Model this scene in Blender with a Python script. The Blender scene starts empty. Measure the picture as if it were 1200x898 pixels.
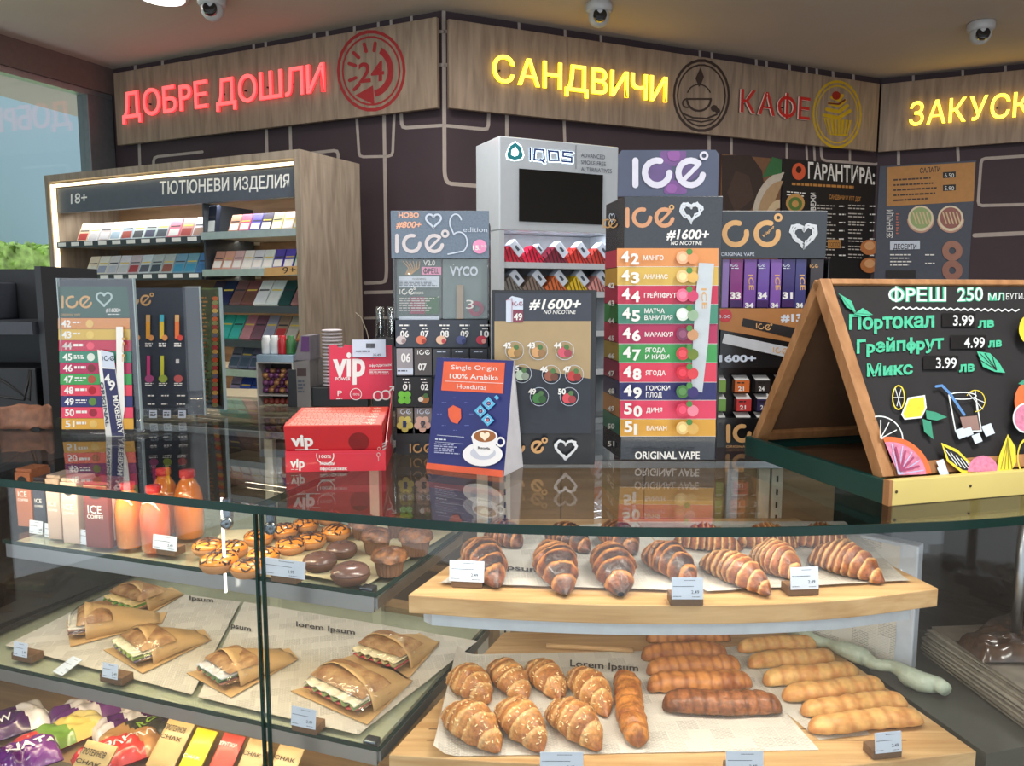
import bpy, bmesh, math, random
from math import sin, cos, pi, radians as rad
from mathutils import Vector as V, Matrix, noise
S = bpy.context.scene
COL = S.collection
# ---------------------------------------------------------------- camera
CZ, PITCH, F = 1.6, rad(6.6), 900.0
cam = bpy.data.cameras.new('camera'); cam.sensor_width = 36; cam.lens = F/1200*36; cam.clip_start = .02
camo = bpy.data.objects.new('camera', cam); COL.objects.link(camo)
camo.location = (0, 0, CZ); camo.rotation_euler = (pi/2-PITCH, 0, 0); S.camera = camo
# ---------------------------------------------------------------- world, exposure
wd = bpy.data.worlds.new('daylight'); S.world = wd; wd.use_nodes = True
wd.node_tree.nodes['Background'].inputs[0].default_value = (.86, .93, 1, 1)
wd.node_tree.nodes['Background'].inputs[1].default_value = 1.15
S.view_settings.view_transform = 'Standard'; S.view_settings.look = 'None'
S.view_settings.gamma = 1; S.view_settings.use_curve_mapping = False
S.view_settings.exposure = .38
S.cycles.transparent_max_bounces = 20; S.cycles.max_bounces = 10; S.cycles.caustics_reflective = False
def area(name, loc, rot, sx, sy, e, col=(1, 1, 1)):
    l = bpy.data.lights.new(name, 'AREA'); l.shape = 'RECTANGLE'; l.size = sx; l.size_y = sy; l.energy = e; l.color = col
    o = bpy.data.objects.new(name, l); COL.objects.link(o); o.location = loc; o.rotation_euler = rot; return o
# ceiling lights out of view, added for highlights and more room light
for i, (x, y) in enumerate(((-1.6, .6), (.9, .6), (-.4, 2.3), (1.9, 2.6), (-.4, -1.2), (1.9, -1.2))):
    area('added_ceiling_light', (x, y, 2.77), (0, 0, 0), .5, .5, 17, (1, .96, .91))
# light strips of the display case (inside it, under the glass top and under the upper shelf)
def strip(p, q, e, col, w=.012, tilt=0):
    p = V(p); q = V(q); d = q-p; a = math.atan2(d.y, d.x)
    return area('case_light_source', (p+q)/2, (tilt, 0, a), d.length, w, e, col)
WARM = (1, .80, .50)
strip((-.95, 1.335, 1.283), (-.33, 1.117, 1.283), .75, WARM, tilt=rad(25))
strip((-.22, 1.06, 1.283), (.64, 1.06, 1.283), .85, (1, .90, .76), tilt=rad(25))
strip((-.95, 1.365, 1.147), (-.24, 1.118, 1.147), 1.0, WARM, tilt=rad(20))
strip((-.10, 1.10, 1.112), (.58, 1.10, 1.112), .95, (1, .90, .76), tilt=rad(15))
strip((-.95, 1.365, .905), (-.24, 1.118, .905), .8, WARM, tilt=rad(10))

# ---------------------------------------------------------------- pixel -> place helpers (photo taken as 1200x898)
def ray(px, py):
    a, b = (px-600)/F, (449-py)/F
    return V((a, cos(PITCH)+b*sin(PITCH), b*cos(PITCH)-sin(PITCH)))
E0 = V((0, 0, CZ))
def PZ(px, py, z): r = ray(px, py); return E0 + r*((z-CZ)/r.z)
def PY(px, py, y): r = ray(px, py); return E0 + r*(y/r.y)
# ---------------------------------------------------------------- object helpers
MW = {}
def link(o, parent=None):
    COL.objects.link(o)
    if parent: o.parent = parent
    return o
def tag(o, label=None, cat=None, group=None, kind=None):
    if label: o['label'] = label
    if cat: o['category'] = cat
    if group: o['group'] = group
    if kind: o['kind'] = kind
    return o
def thing(name, label, cat, loc=(0, 0, 0), rz=0, group=None):
    o = bpy.data.objects.new(name, None); link(o); o.empty_display_size = .05
    o.location = loc; o.rotation_euler = (0, 0, rz); MW[o] = Matrix.Translation(loc) @ Matrix.Rotation(rz, 4, 'Z')
    return tag(o, label, cat, group)
def dup(o, label=None, loc=None, rot=None, parent=None):
    c = o.copy(); link(c); c.parent = parent
    for ch in o.children: dup(ch, parent=c)
    if label: c['label'] = label
    if loc is not None: c.location = loc
    if rot is not None: c.rotation_euler = rot
    return c
class MB:
    def __init__(s): s.v = []; s.f = []; s.m = []; s.sm = []; s.T = Matrix.Identity(4)
    def raw(s, vs, fs, m=0, smooth=False):
        b = len(s.v); s.v += [s.T @ V(v) for v in vs]
        for f in fs: s.f.append([b+i for i in f]); s.m.append(m); s.sm.append(smooth)
        return s
    def box(s, x0, x1, y0, y1, z0, z1, m=0):
        vs = [(x, y, z) for x in (x0, x1) for y in (y0, y1) for z in (z0, z1)]
        return s.raw(vs, [(0, 1, 3, 2), (4, 6, 7, 5), (0, 4, 5, 1), (2, 3, 7, 6), (0, 2, 6, 4), (1, 5, 7, 3)], m)
    def obox(s, c, size, rot=(0, 0, 0), m=0):
        from mathutils import Euler
        t = s.T; s.T = t @ Matrix.Translation(c) @ Euler(rot).to_matrix().to_4x4()
        a, b, d = [q/2 for q in size]; s.box(-a, a, -b, b, -d, d, m); s.T = t; return s
    def prism(s, pts, z0, z1, m=0, ms=None):            # pts: xy outline
        n = len(pts); vs = [(x, y, z0) for x, y in pts]+[(x, y, z1) for x, y in pts]
        s.raw(vs, [tuple(range(n-1, -1, -1)), tuple(range(n, 2*n))], m)
        b = len(s.v)-2*n
        for i in range(n):
            j = (i+1) % n; s.f.append([b+i, b+j, b+n+j, b+n+i]); s.m.append(m if ms is None else ms); s.sm.append(False)
        return s
    def extr(s, pts, off, m=0):                          # 3-D polygon extruded by vector off
        n = len(pts); off = V(off); vs = [V(p) for p in pts]; vs += [p+off for p in vs]
        fs = [tuple(range(n-1, -1, -1)), tuple(range(n, 2*n))]+[(i, (i+1) % n, n+(i+1) % n, n+i) for i in range(n)]
        return s.raw(vs, fs, m)
    def grid(s, fn, nu, nv, m=0, cu=False, cv=False, smooth=True):
        vs = [fn(i/(nu if cu else nu-1), j/(nv if cv else nv-1)) for i in range(nu) for j in range(nv)]
        fs = [(i*nv+j, ((i+1) % nu)*nv+j, ((i+1) % nu)*nv+(j+1) % nv, i*nv+(j+1) % nv) for i in range(nu if cu else nu-1) for j in range(nv if cv else nv-1)]
        return s.raw(vs, fs, m, smooth)
    def lathe(s, prof, n=20, c=(0, 0, 0), m=0, smooth=True):
        vs = [(c[0]+r*cos(2*pi*i/n), c[1]+r*sin(2*pi*i/n), c[2]+z) for r, z in prof for i in range(n)]
        k = len(prof); fs = [(a*n+i, a*n+(i+1) % n, (a+1)*n+(i+1) % n, (a+1)*n+i) for a in range(k-1) for i in range(n)]
        if prof[0][0] > 1e-5: fs.append(tuple(range(n-1, -1, -1)))
        if prof[-1][0] > 1e-5: fs.append(tuple((k-1)*n+i for i in range(n)))
        return s.raw(vs, fs, m, smooth)
    def tube(s, path, r, n=8, m=0):
        path = [V(p) for p in path]; vs = []; k = len(path)
        for i, p in enumerate(path):
            t = (path[min(i+1, k-1)]-path[max(i-1, 0)]).normalized()
            a = t.cross(V((0, 0, 1))); a = a.normalized() if a.length > .01 else V((1, 0, 0)); b = t.cross(a)
            rr = r(i/(k-1)) if callable(r) else r
            vs += [p+a*rr*cos(2*pi*j/n)+b*rr*sin(2*pi*j/n) for j in range(n)]
        fs = [(i*n+j, i*n+(j+1) % n, (i+1)*n+(j+1) % n, (i+1)*n+j) for i in range(k-1) for j in range(n)]
        fs += [tuple(range(n-1, -1, -1)), tuple((k-1)*n+j for j in range(n))]
        return s.raw(vs, fs, m, True)
    def build(s, name, mats, parent=None, world=False, bevel=0, col=None):
        me = bpy.data.meshes.new(name); vs = s.v
        if world and parent in MW: inv = MW[parent].inverted(); vs = [inv @ v for v in vs]
        me.from_pydata([tuple(v) for v in vs], [], s.f); me.polygons.foreach_set('material_index', s.m); me.polygons.foreach_set('use_smooth', s.sm)
        for m in (mats if isinstance(mats, (list, tuple)) else [mats]): me.materials.append(m)
        if col:
            a = me.color_attributes.new('Col', 'FLOAT_COLOR', 'POINT')
            a.data.foreach_set('color', [q for c in col for q in (*c, 1)])
        bm = bmesh.new(); bm.from_mesh(me); bmesh.ops.recalc_face_normals(bm, faces=bm.faces); bm.to_mesh(me); bm.free()
        me.update(); o = bpy.data.objects.new(name, me); link(o, parent)
        if bevel:
            b = o.modifiers.new('bevel', 'BEVEL'); b.width = bevel; b.segments = 2; b.limit_method = 'ANGLE'
        return o
def bx(name, mat, x0, x1, y0, y1, z0, z1, parent=None, bevel=0, world=False):
    return MB().box(x0, x1, y0, y1, z0, z1).build(name, mat, parent, world, bevel)
# ---------------------------------------------------------------- materials (all procedural)
def lin(c):
    return tuple(((q/255)/12.92 if q/255 <= .04045 else ((q/255+.055)/1.055)**2.4) for q in c)
MC = {}
def mat(c, rough=.6, metal=0, var=.06, scale=40, bump=0, spec=.5, coat=0, emit=0, name='paint', alpha=1, sss=0):
    key = (tuple(c), rough, metal, var, scale, bump, spec, coat, emit, alpha, sss)
    if key in MC: return MC[key]
    m = bpy.data.materials.new(name); m.use_nodes = True; nt = m.node_tree; p = nt.nodes['Principled BSDF']
    l = lin(c); p.inputs['Roughness'].default_value = rough; p.inputs['Metallic'].default_value = metal
    p.inputs['Specular IOR Level'].default_value = spec; p.inputs['Coat Weight'].default_value = coat; p.inputs['Coat Roughness'].default_value = .08
    tc = nt.nodes.new('ShaderNodeTexCoord'); n = nt.nodes.new('ShaderNodeTexNoise'); n.inputs['Scale'].default_value = scale
    n.inputs['Detail'].default_value = 3; nt.links.new(tc.outputs['Object'], n.inputs['Vector'])
    r = nt.nodes.new('ShaderNodeValToRGB'); r.color_ramp.elements[0].position = .3; r.color_ramp.elements[1].position = .7
    r.color_ramp.elements[0].color = (*[q*(1-var) for q in l], 1); r.color_ramp.elements[1].color = (*[min(1, q*(1+var)) for q in l], 1)
    nt.links.new(n.outputs['Fac'], r.inputs['Fac']); nt.links.new(r.outputs['Color'], p.inputs['Base Color'])
    if bump:
        b = nt.nodes.new('ShaderNodeBump'); b.inputs['Strength'].default_value = bump; b.inputs['Distance'].default_value = .002
        nt.links.new(n.outputs['Fac'], b.inputs['Height']); nt.links.new(b.outputs['Normal'], p.inputs['Normal'])
    if emit: p.inputs['Emission Color'].default_value = (*l, 1); p.inputs['Emission Strength'].default_value = emit
    if alpha < 1: p.inputs['Alpha'].default_value = alpha
    if sss: p.inputs['Subsurface Weight'].default_value = sss; p.inputs['Subsurface Radius'].default_value = (.01, .006, .003)
    m.diffuse_color = (*l, 1); MC[key] = m; return m
def wood(c1, c2, grain=(60, 60, 3), rough=.55, name='wood', dist=2.5, knots=False, rot=(0, 0, 0)):
    m = bpy.data.materials.new(name); m.use_nodes = True; nt = m.node_tree; p = nt.nodes['Principled BSDF']; L = nt.links.new
    tc = nt.nodes.new('ShaderNodeTexCoord'); mp = nt.nodes.new('ShaderNodeMapping'); mp.inputs['Scale'].default_value = grain; mp.inputs['Rotation'].default_value = rot
    n = nt.nodes.new('ShaderNodeTexNoise'); n.inputs['Scale'].default_value = 1; n.inputs['Detail'].default_value = 6; n.inputs['Distortion'].default_value = dist*.2
    r = nt.nodes.new('ShaderNodeValToRGB'); r.color_ramp.elements[0].position = .32; r.color_ramp.elements[1].position = .68
    r.color_ramp.elements[0].color = (*lin(c1), 1); r.color_ramp.elements[1].color = (*lin(c2), 1)
    L(tc.outputs['Object'], mp.inputs['Vector']); L(mp.outputs['Vector'], n.inputs['Vector']); L(n.outputs['Fac'], r.inputs['Fac'])
    out = r.outputs['Color']
    L(out, p.inputs['Base Color']); p.inputs['Roughness'].default_value = rough
    b = nt.nodes.new('ShaderNodeBump'); b.inputs['Strength'].default_value = .25; b.inputs['Distance'].default_value = .001
    L(n.outputs['Fac'], b.inputs['Height']); L(b.outputs['Normal'], p.inputs['Normal']); return m
def glassy(tint=(1, 1, 1), ior=1.5, rough=0., bump=0, name='clear_glass', mn=0.):
    m = bpy.data.materials.new(name); m.use_nodes = True; nt = m.node_tree; nt.nodes.clear(); L = nt.links.new
    o = nt.nodes.new('ShaderNodeOutputMaterial'); t = nt.nodes.new('ShaderNodeBsdfTransparent'); g = nt.nodes.new('ShaderNodeBsdfGlossy')
    mx = nt.nodes.new('ShaderNodeMixShader'); f = nt.nodes.new('ShaderNodeFresnel'); f.inputs['IOR'].default_value = ior
    ge = nt.nodes.new('ShaderNodeNewGeometry'); im = nt.nodes.new('ShaderNodeMix'); im.inputs[2].default_value = ior; im.inputs[3].default_value = 1/ior
    L(ge.outputs['Backfacing'], im.inputs[0]); L(im.outputs[0], f.inputs['IOR'])   # a pane seen from inside the slab reflects like its front
    t.inputs['Color'].default_value = (*tint, 1); g.inputs['Roughness'].default_value = rough
    src = f.outputs[0]
    if mn:
        q = nt.nodes.new('ShaderNodeMath'); q.operation = 'MAXIMUM'; q.inputs[1].default_value = mn; L(src, q.inputs[0]); src = q.outputs[0]
    L(src, mx.inputs[0]); L(t.outputs[0], mx.inputs[1]); L(g.outputs[0], mx.inputs[2]); L(mx.outputs[0], o.inputs[0])
    if bump:
        n = nt.nodes.new('ShaderNodeTexNoise'); n.inputs['Scale'].default_value = bump; tc = nt.nodes.new('ShaderNodeTexCoord'); L(tc.outputs['Object'], n.inputs['Vector'])
        b = nt.nodes.new('ShaderNodeBump'); b.inputs['Strength'].default_value = .8; b.inputs['Distance'].default_value = .004
        L(n.outputs['Fac'], b.inputs['Height']); L(b.outputs['Normal'], g.inputs['Normal']); L(b.outputs['Normal'], f.inputs['Normal'])
    return m
def vcol(name='baked_crust', rough=.42, scale=170, amt=.5, coat=.15, bump=.9):
    m = bpy.data.materials.new(name); m.use_nodes = True; nt = m.node_tree; p = nt.nodes['Principled BSDF']; L = nt.links.new
    a = nt.nodes.new('ShaderNodeAttribute'); a.attribute_name = 'Col'; tc = nt.nodes.new('ShaderNodeTexCoord')
    n = nt.nodes.new('ShaderNodeTexNoise'); n.inputs['Scale'].default_value = scale; n.inputs['Detail'].default_value = 5; L(tc.outputs['Object'], n.inputs['Vector'])
    mr = nt.nodes.new('ShaderNodeMapRange'); mr.inputs[1].default_value = .3; mr.inputs[2].default_value = .7; mr.inputs[3].default_value = 1-amt; mr.inputs[4].default_value = 1+amt*.5
    L(n.outputs['Fac'], mr.inputs[0]); mu = nt.nodes.new('ShaderNodeVectorMath'); mu.operation = 'SCALE'; L(a.outputs['Color'], mu.inputs[0]); L(mr.outputs[0], mu.inputs['Scale'])
    L(mu.outputs[0], p.inputs['Base Color']); p.inputs['Roughness'].default_value = rough; p.inputs['Coat Weight'].default_value = coat
    b = nt.nodes.new('ShaderNodeBump'); b.inputs['Strength'].default_value = bump; b.inputs['Distance'].default_value = .002
    L(n.outputs['Fac'], b.inputs['Height']); L(b.outputs['Normal'], p.inputs['Normal']); return m
def newsprint(ang=0, name='newsprint', up=0):
    m = bpy.data.materials.new(name); m.use_nodes = True; nt = m.node_tree; p = nt.nodes['Principled BSDF']; L = nt.links.new
    tc = nt.nodes.new('ShaderNodeTexCoord'); mp = nt.nodes.new('ShaderNodeMapping'); mp.inputs['Rotation'].default_value = (up, 0, ang)
    L(tc.outputs['Object'], mp.inputs['Vector'])
    b = nt.nodes.new('ShaderNodeTexBrick'); b.inputs['Scale'].default_value = 1; b.offset = .5; b.squash = 1
    b.inputs['Brick Width'].default_value = .009; b.inputs['Row Height'].default_value = .0030; b.inputs['Mortar Size'].default_value = .0011
    b.inputs['Color1'].default_value = (*lin((92, 90, 86)), 1); b.inputs['Color2'].default_value = (*lin((150, 146, 138)), 1); b.inputs['Mortar'].default_value = (*lin((206, 202, 192)), 1)
    c = nt.nodes.new('ShaderNodeTexBrick'); c.offset = .37; c.inputs['Scale'].default_value = 1
    c.inputs['Brick Width'].default_value = .034; c.inputs['Row Height'].default_value = .027; c.inputs['Mortar Size'].default_value = .0009
    c.inputs['Color1'].default_value = (1, 1, 1, 1); c.inputs['Color2'].default_value = (.12, .12, .12, 1); c.inputs['Mortar'].default_value = (0, 0, 0, 1)
    L(mp.outputs[0], b.inputs[0]); L(mp.outputs[0], c.inputs[0])
    mx = nt.nodes.new('ShaderNodeMix'); mx.data_type = 'RGBA'; L(c.outputs['Color'], mx.inputs[0]); mx.inputs[6].default_value = (*lin((214, 210, 200)), 1)
    L(b.outputs['Color'], mx.inputs[7]); L(mx.outputs[2], p.inputs['Base Color']); p.inputs['Roughness'].default_value = .85; return m
# ---------------------------------------------------------------- flat print and lettering
CAPH = .73
def textmesh(s, bold=0, extrude=0, shear=0, res=3):
    s = s.replace('Р', 'P').replace('р', 'p')
    if any(q in s for q in 'Фф'):                       # ring plus stem (the font's own glyph does not fill)
        vs, fs = textmesh(s.replace('Ф', 'O').replace('ф', 'o'), bold, extrude, shear, res)
        for i, q in enumerate(s):
            if q in 'Фф':
                r = 'O' if q == 'Ф' else 'o'; x1 = max(v.x for v in textmesh(s[:i].replace('Ф', 'O').replace('ф', 'o')+r, bold)[0]); a = textmesh(r, bold)[0]; wd = max(v.x for v in a)-min(v.x for v in a)
                c = x1-wd/2; h = .045+bold; y0, y1 = (-.05, .80) if q == 'Ф' else (-.20, .72); k = len(vs); e = max(extrude, 0); dz = .00008 if not e else .001
                vs += [V((c+sx*h, y, z)) for z in ((-e-dz, e+dz) if e else (dz,)) for sx, y in ((-1, y0), (1, y0), (1, y1), (-1, y1))]
                fs += [(k, k+1, k+2, k+3)] + ([(k+4, k+5, k+6, k+7), (k, k+1, k+5, k+4), (k+1, k+2, k+6, k+5), (k+2, k+3, k+7, k+6), (k+3, k, k+4, k+7)] if e else [])
        return vs, fs
    c = bpy.data.curves.new('t', 'FONT'); c.body = s; c.size = 1; c.offset = bold; c.extrude = extrude; c.resolution_u = res; c.shear = shear
    o = bpy.data.objects.new('t', c); me = bpy.data.meshes.new_from_object(o); bpy.data.objects.remove(o); bpy.data.curves.remove(c)
    vs = [v.co.copy() for v in me.vertices]; fs = [tuple(p.vertices) for p in me.polygons]; bpy.data.meshes.remove(me); return vs, fs
class Pr:
    """flat print on the plane through P with normal N (towards the viewer); points are given as photo pixels and cast onto that plane"""
    def __init__(s, P, N, parent, step=.0002, off=.0005):
        s.P = V(P); s.N = V(N).normalized(); s.par = parent; s.k = off; s.step = step; s.mb = MB(); s.mats = []
    def pt(s, px, py, e=None):
        r = ray(px, py); e = s.k if e is None else e; P = s.P+s.N*e
        return E0+r*((P-E0).dot(s.N)/r.dot(s.N))
    def mi(s, m):
        if m not in s.mats: s.mats.append(m)
        return s.mats.index(m)
    def poly(s, pts, m):
        s.mb.raw([s.pt(*p) for p in pts], [tuple(range(len(pts)))], s.mi(m)); s.k += s.step; return s
    def rect(s, x0, y0, x1, y1, m, dy=0, dx=0):          # dy: how much lower the right end is; dx: drift of the lower edge
        return s.poly([(x0, y0), (x1, y0+dy), (x1+dx, y1+dy), (x0+dx, y1)], m)
    def disc(s, x, y, r, m, r0=0, sx=1, a0=0, a1=360, n=26):
        pts = [(x+sx*r*cos(rad(a0+(a1-a0)*i/n)), y-r*sin(rad(a0+(a1-a0)*i/n))) for i in range(n+1)]
        if r0:
            q = [(x+sx*r0*cos(rad(a0+(a1-a0)*i/n)), y-r0*sin(rad(a0+(a1-a0)*i/n))) for i in range(n+1)]
            s.mb.raw([s.pt(*p) for p in pts+q], [(i, i+1, n+2+i, n+1+i) for i in range(n)], s.mi(m)); s.k += s.step; return s
        return s.poly(pts[:-1] if abs(a1-a0) >= 360 else pts, m)
    def line(s, pts, w, m, close=False):
        P = [tuple(q) for i, q in enumerate(pts) if i == 0 or math.hypot(q[0]-pts[i-1][0], q[1]-pts[i-1][1]) > .05]; k = s.mi(m)
        if close and math.hypot(P[0][0]-P[-1][0], P[0][1]-P[-1][1]) < .3: P = P[:-1]
        n = len(P); L_, R_ = [], []
        if n < 2: return s
        for i in range(n):
            a = P[(i-1) % n] if (i or close) else None; b = P[(i+1) % n] if (i < n-1 or close) else None; c = P[i]; ns = []
            for u, v in ((a, c), (c, b)):
                if u is None or v is None: continue
                d = math.hypot(v[0]-u[0], v[1]-u[1]) or 1; ns.append((-(v[1]-u[1])/d, (v[0]-u[0])/d))
            nx = sum(q[0] for q in ns)/len(ns); ny = sum(q[1] for q in ns)/len(ns); l = math.hypot(nx, ny); f = w/2/max(l*l, .35)
            L_.append((c[0]+nx*f, c[1]+ny*f)); R_.append((c[0]-nx*f, c[1]-ny*f))
        if not close and w > 1.4:                     # round ends
            for i, j in ((0, 1), (n-1, n-2)):
                c, o = P[i], P[j]; a0 = math.atan2(c[1]-o[1], c[0]-o[0]); s.mb.raw([s.pt(c[0]+w/2*cos(a0-pi/2+pi*q/6), c[1]+w/2*sin(a0-pi/2+pi*q/6)) for q in range(7)], [tuple(range(7))], k)
        vs = [s.pt(*q) for q in L_+R_]; s.mb.raw(vs, [(i, (i+1) % n, n+(i+1) % n, n+i) for i in range(n if close else n-1)], k)
        s.k += s.step; return s
    def text(s, t, x0, y0, x1, h, m, y1=None, bold=0, shear=0, up=None):
        """t from (x0,y0) to (x1,y1) along the baseline, capitals h pixels tall"""
        y1 = y0 if y1 is None else y1; vs, fs = textmesh(t, bold, 0, shear)
        if not vs: return s
        a = min(v.x for v in vs); b = max(v.x for v in vs); k = s.mi(m)
        L = math.hypot(x1-x0, y1-y0); dx, dy = (x1-x0)/L, (y1-y0)/L
        ux, uy = up if up else (0, -1)
        out = [s.pt(x0+(v.x-a)/(b-a)*L*dx+v.y/CAPH*h*ux, y0+(v.x-a)/(b-a)*L*dy+v.y/CAPH*h*uy, s.k+v.z) for v in vs]
        s.mb.raw(out, fs, k); s.k += s.step; return s
    def small(s, x0, y0, x1, y1, m, rows, dy=0, gap=.5, seed=0):   # lines of copy too small to read
        R_ = random.Random(seed+int(x0*7+y0)); k = s.mi(m); h = (y1-y0)/rows
        for i in range(rows):
            y = y0+i*h; x = x0
            e = x1-(x1-x0)*R_.uniform(0, .3)
            while x < e:
                w = min(R_.uniform(2, 6), e-x); f = dy*(x-x0)/(x1-x0); f2 = dy*(x+w-x0)/(x1-x0)
                s.mb.raw([s.pt(x, y+f), s.pt(x+w, y+f2), s.pt(x+w, y+h*gap+f2), s.pt(x, y+h*gap+f)], [(0, 1, 2, 3)], k); x += w+1
        s.k += s.step; return s
    def done(s, name='printed_design', label=None):
        o = s.mb.build(name, s.mats or [mat((0, 0, 0))], s.par, world=True)
        if label: o['label'] = label
        return o
def arc(x, y, r, a0, a1, n=16, sx=1): return [(x+sx*r*cos(rad(a0+(a1-a0)*i/n)), y-r*sin(rad(a0+(a1-a0)*i/n))) for i in range(n+1)]
def ice(p, x, y, h, m, w=None, deg=True, I=True, slope=0, gapx=1.0):
    """round-capped word mark: bar, open ring, ring with a slash, degree ring; x,y = centre left, h = height"""
    w = w or h*.17; r = h/2-w/2
    if I: p.line([(x+w/2, y-r), (x+w/2, y+r)], w, m)
    c = x+h*.85*gapx; p.line(arc(c, y+slope*h*.85, r, 75, 360, 16), w, m)
    e = x+h*2.0*gapx; p.line(arc(e, y+slope*2*h, r, 0+75 if 0 else 50, 350, 16), w, m); p.line([(e-r*.6, y+r*.6+slope*2*h), (e+r*.55, y-r*.55+slope*2*h)], w*.7, m)
    if deg: p.disc(e+h*.55, y-h*.5+slope*2.5*h, w*1.15, m, w*.5)
def heart(x, y, r, n=26):
    return [(x+r*.062*16*sin(t)**3, y-r*.062*(13*cos(t)-5*cos(2*t)-2*cos(3*t)-cos(4*t))) for t in [2*pi*i/n for i in range(n)]]
WHITE = mat((235, 235, 232), .5, var=.02, name='white_print'); BLACK = mat((22, 22, 24), .5, name='black_print')
CARD = mat((205, 216, 232), .55, var=.02, name='card'); INK = mat((70, 80, 95), .6, name='grey_ink')
STEEL = mat((176, 180, 184), .28, metal=1, var=.08, scale=8, name='brushed_steel'); ALU = mat((190, 194, 198), .35, metal=.8, name='aluminium')
GLASS = glassy((.985, .995, .99), mn=.0); FILM = glassy((.97, .97, .96), 1.35, .12, 60, 'clear_film', mn=.06); ACRYL = glassy((.97, .98, .985), 1.45, .02, 0, 'clear_acrylic', mn=.05)
GREEN_EDGE = mat((14, 46, 40), .25, var=.25, scale=15, name='glass_edge', spec=.3)
# ---------------------------------------------------------------- room shell
def hit(o, px, py, y=0.0):
    M = MW[o]; n = M.to_3x3() @ V((0, 1, 0)); P = M @ V((0, y, 0)); r = ray(px, py)
    return M.inverted() @ (E0 + r*((P-E0).dot(n)/r.dot(n)))
def frame(o, y=0.0):                                   # plane through local y, facing -y
    M = MW[o]; return M @ V((0, y, 0)), M.to_3x3() @ V((0, -1, 0))
def wallthing(name, loc, rz): 
    o = bpy.data.objects.new(name, None); link(o); o.location = loc; o.rotation_euler = (0, 0, rz)
    MW[o] = Matrix.Translation(loc) @ Matrix.Rotation(rz, 4, 'Z'); return tag(o, kind='structure')
C0 = V((-.298, 3.43, 0)); C1 = V((2.07, 4.47, 0)); H = 2.80
WA = wallthing('wall_left', C0, rad(-25)); WB = wallthing('wall_back', C0, rad(23.7)); WC = wallthing('wall_right', C1, rad(-25))
WW = wallthing('wall_window', (-2.17, 4.30, 0), rad(67.7))
AUB = mat((66, 52, 58), .75, var=.07, scale=6, name='aubergine_wallpaper'); LINE = mat((176, 164, 156), .7, name='pale_line')
LB = (C1-C0).length
bx('wall_panel', AUB, -2.07, 0, 0, .1, 0, H, WA); bx('wall_panel', AUB, 0, LB+.02, 0, .1, 0, H, WB); bx('wall_panel', AUB, 0, 2.4, 0, .1, 0, H, WC)
def lines(w, segs):
    p = Pr(*frame(w), w, off=.0012, step=0)
    for pts, wd_ in segs:
        q = [pts[0]]
        for a, b, c in zip(pts, pts[1:], pts[2:]):     # rounded bends
            la = math.hypot(a[0]-b[0], a[1]-b[1]); lc = math.hypot(c[0]-b[0], c[1]-b[1]); t = min(5, la/2, lc/2)
            u = (b[0]+(a[0]-b[0])/la*t, b[1]+(a[1]-b[1])/la*t); v = (b[0]+(c[0]-b[0])/lc*t, b[1]+(c[1]-b[1])/lc*t)
            q += [u, ((u[0]+v[0]+2*b[0])/4, (u[1]+v[1]+2*b[1])/4), v]
        q.append(pts[-1]); p.line(q, wd_, LINE)
    o = p.done('wallpaper_lines'); o['kind'] = 'stuff'
def ticks(xs, f, l=22): return [([(x, f(x)), (x+.5, f(x)+l)], 3) for x in xs]
lines(WA, ticks((158, 190, 297, 311, 368, 383, 415, 443, 458, 482), lambda x: 84-.163*(x-133)-9-5) +
      [([(163, 165), (164, 202)], 3.2), ([(180, 202), (180, 184), (237, 178)], 3.2), ([(312, 150), (313, 190)], 3.6), ([(340, 148), (341, 188)], 3.6),
       ([(297, 187), (396, 176), (397, 200)], 3.6), ([(418, 138), (421, 184), (460, 183), (462, 133)], 3.2), ([(450, 133), (453, 318), (452, 331), (428, 332)], 4),
       ([(428, 343), (470, 342)], 4), ([(428, 373), (470, 372)], 3), ([(470, 132), (471, 150), (518, 147)], 4), ([(514, 37), (518, 37)], 4), ([(514, 76), (518, 76)], 4), ([(560, 343), (519, 344)], 3)])
lines(WB, ticks((608, 662, 704, 820, 834, 886, 898, 925, 945, 957, 976, 1000), lambda x: 22+.151*(x-527)-14) +
      [([(520, 12), (521, 205), (524, 215), (560, 218)], 4.6), ([(520, 147), (572, 152), (573, 130)], 4), ([(519, 37), (524, 37)], 4), ([(519, 76), (524, 76)], 4),
       ([(594, 130), (594, 163)], 4), ([(661, 140), (662, 170)], 3.4), ([(831, 158), (831, 180)], 3.6), ([(857, 160), (857, 183)], 3.2), ([(922, 168), (922, 190)], 2.6),
       ([(945, 172), (946, 192)], 2.6), ([(954, 172), (955, 192)], 2.6), ([(962, 172), (963, 188), (1031, 193), (1032, 176)], 3), ([(996, 176), (996, 191)], 2.6)])
lines(WC, ticks((1070, 1128, 1178), lambda x: 98-.095*(x-1031)-14) + [([(1053, 174), (1053, 193)], 3.6), ([(1122, 168), (1123, 188)], 3.6),
      ([(1230, 181), (1150, 186), (1146, 241), (1230, 239)], 3.6), ([(1142, 276), (1230, 272)], 5)])
CEIL = mat((200, 186, 172), .8, var=.03, scale=3, name='ceiling_paint')
tag(MB().prism([(-4.2, -2), (3.6, -2), (4.4, 5.4), (-2.9, 5.6), (-4.2, 1)], H, H+.1).build('ceiling', CEIL), kind='structure')
tag(MB().prism([(-4.2, -2), (4.6, -2), (4.6, 5.4), (-2.9, 5.6), (-4.2, 1)], -.1, 0).build('floor', mat((176, 168, 158), .5, name='floor_tile')), kind='structure')
sw = wallthing('wall_side', (3.55, 3.0, 0), rad(-90)); bx('wall_panel', mat((150, 140, 132), .8), -1, 4.6, 0, .1, 0, H, sw)
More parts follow.
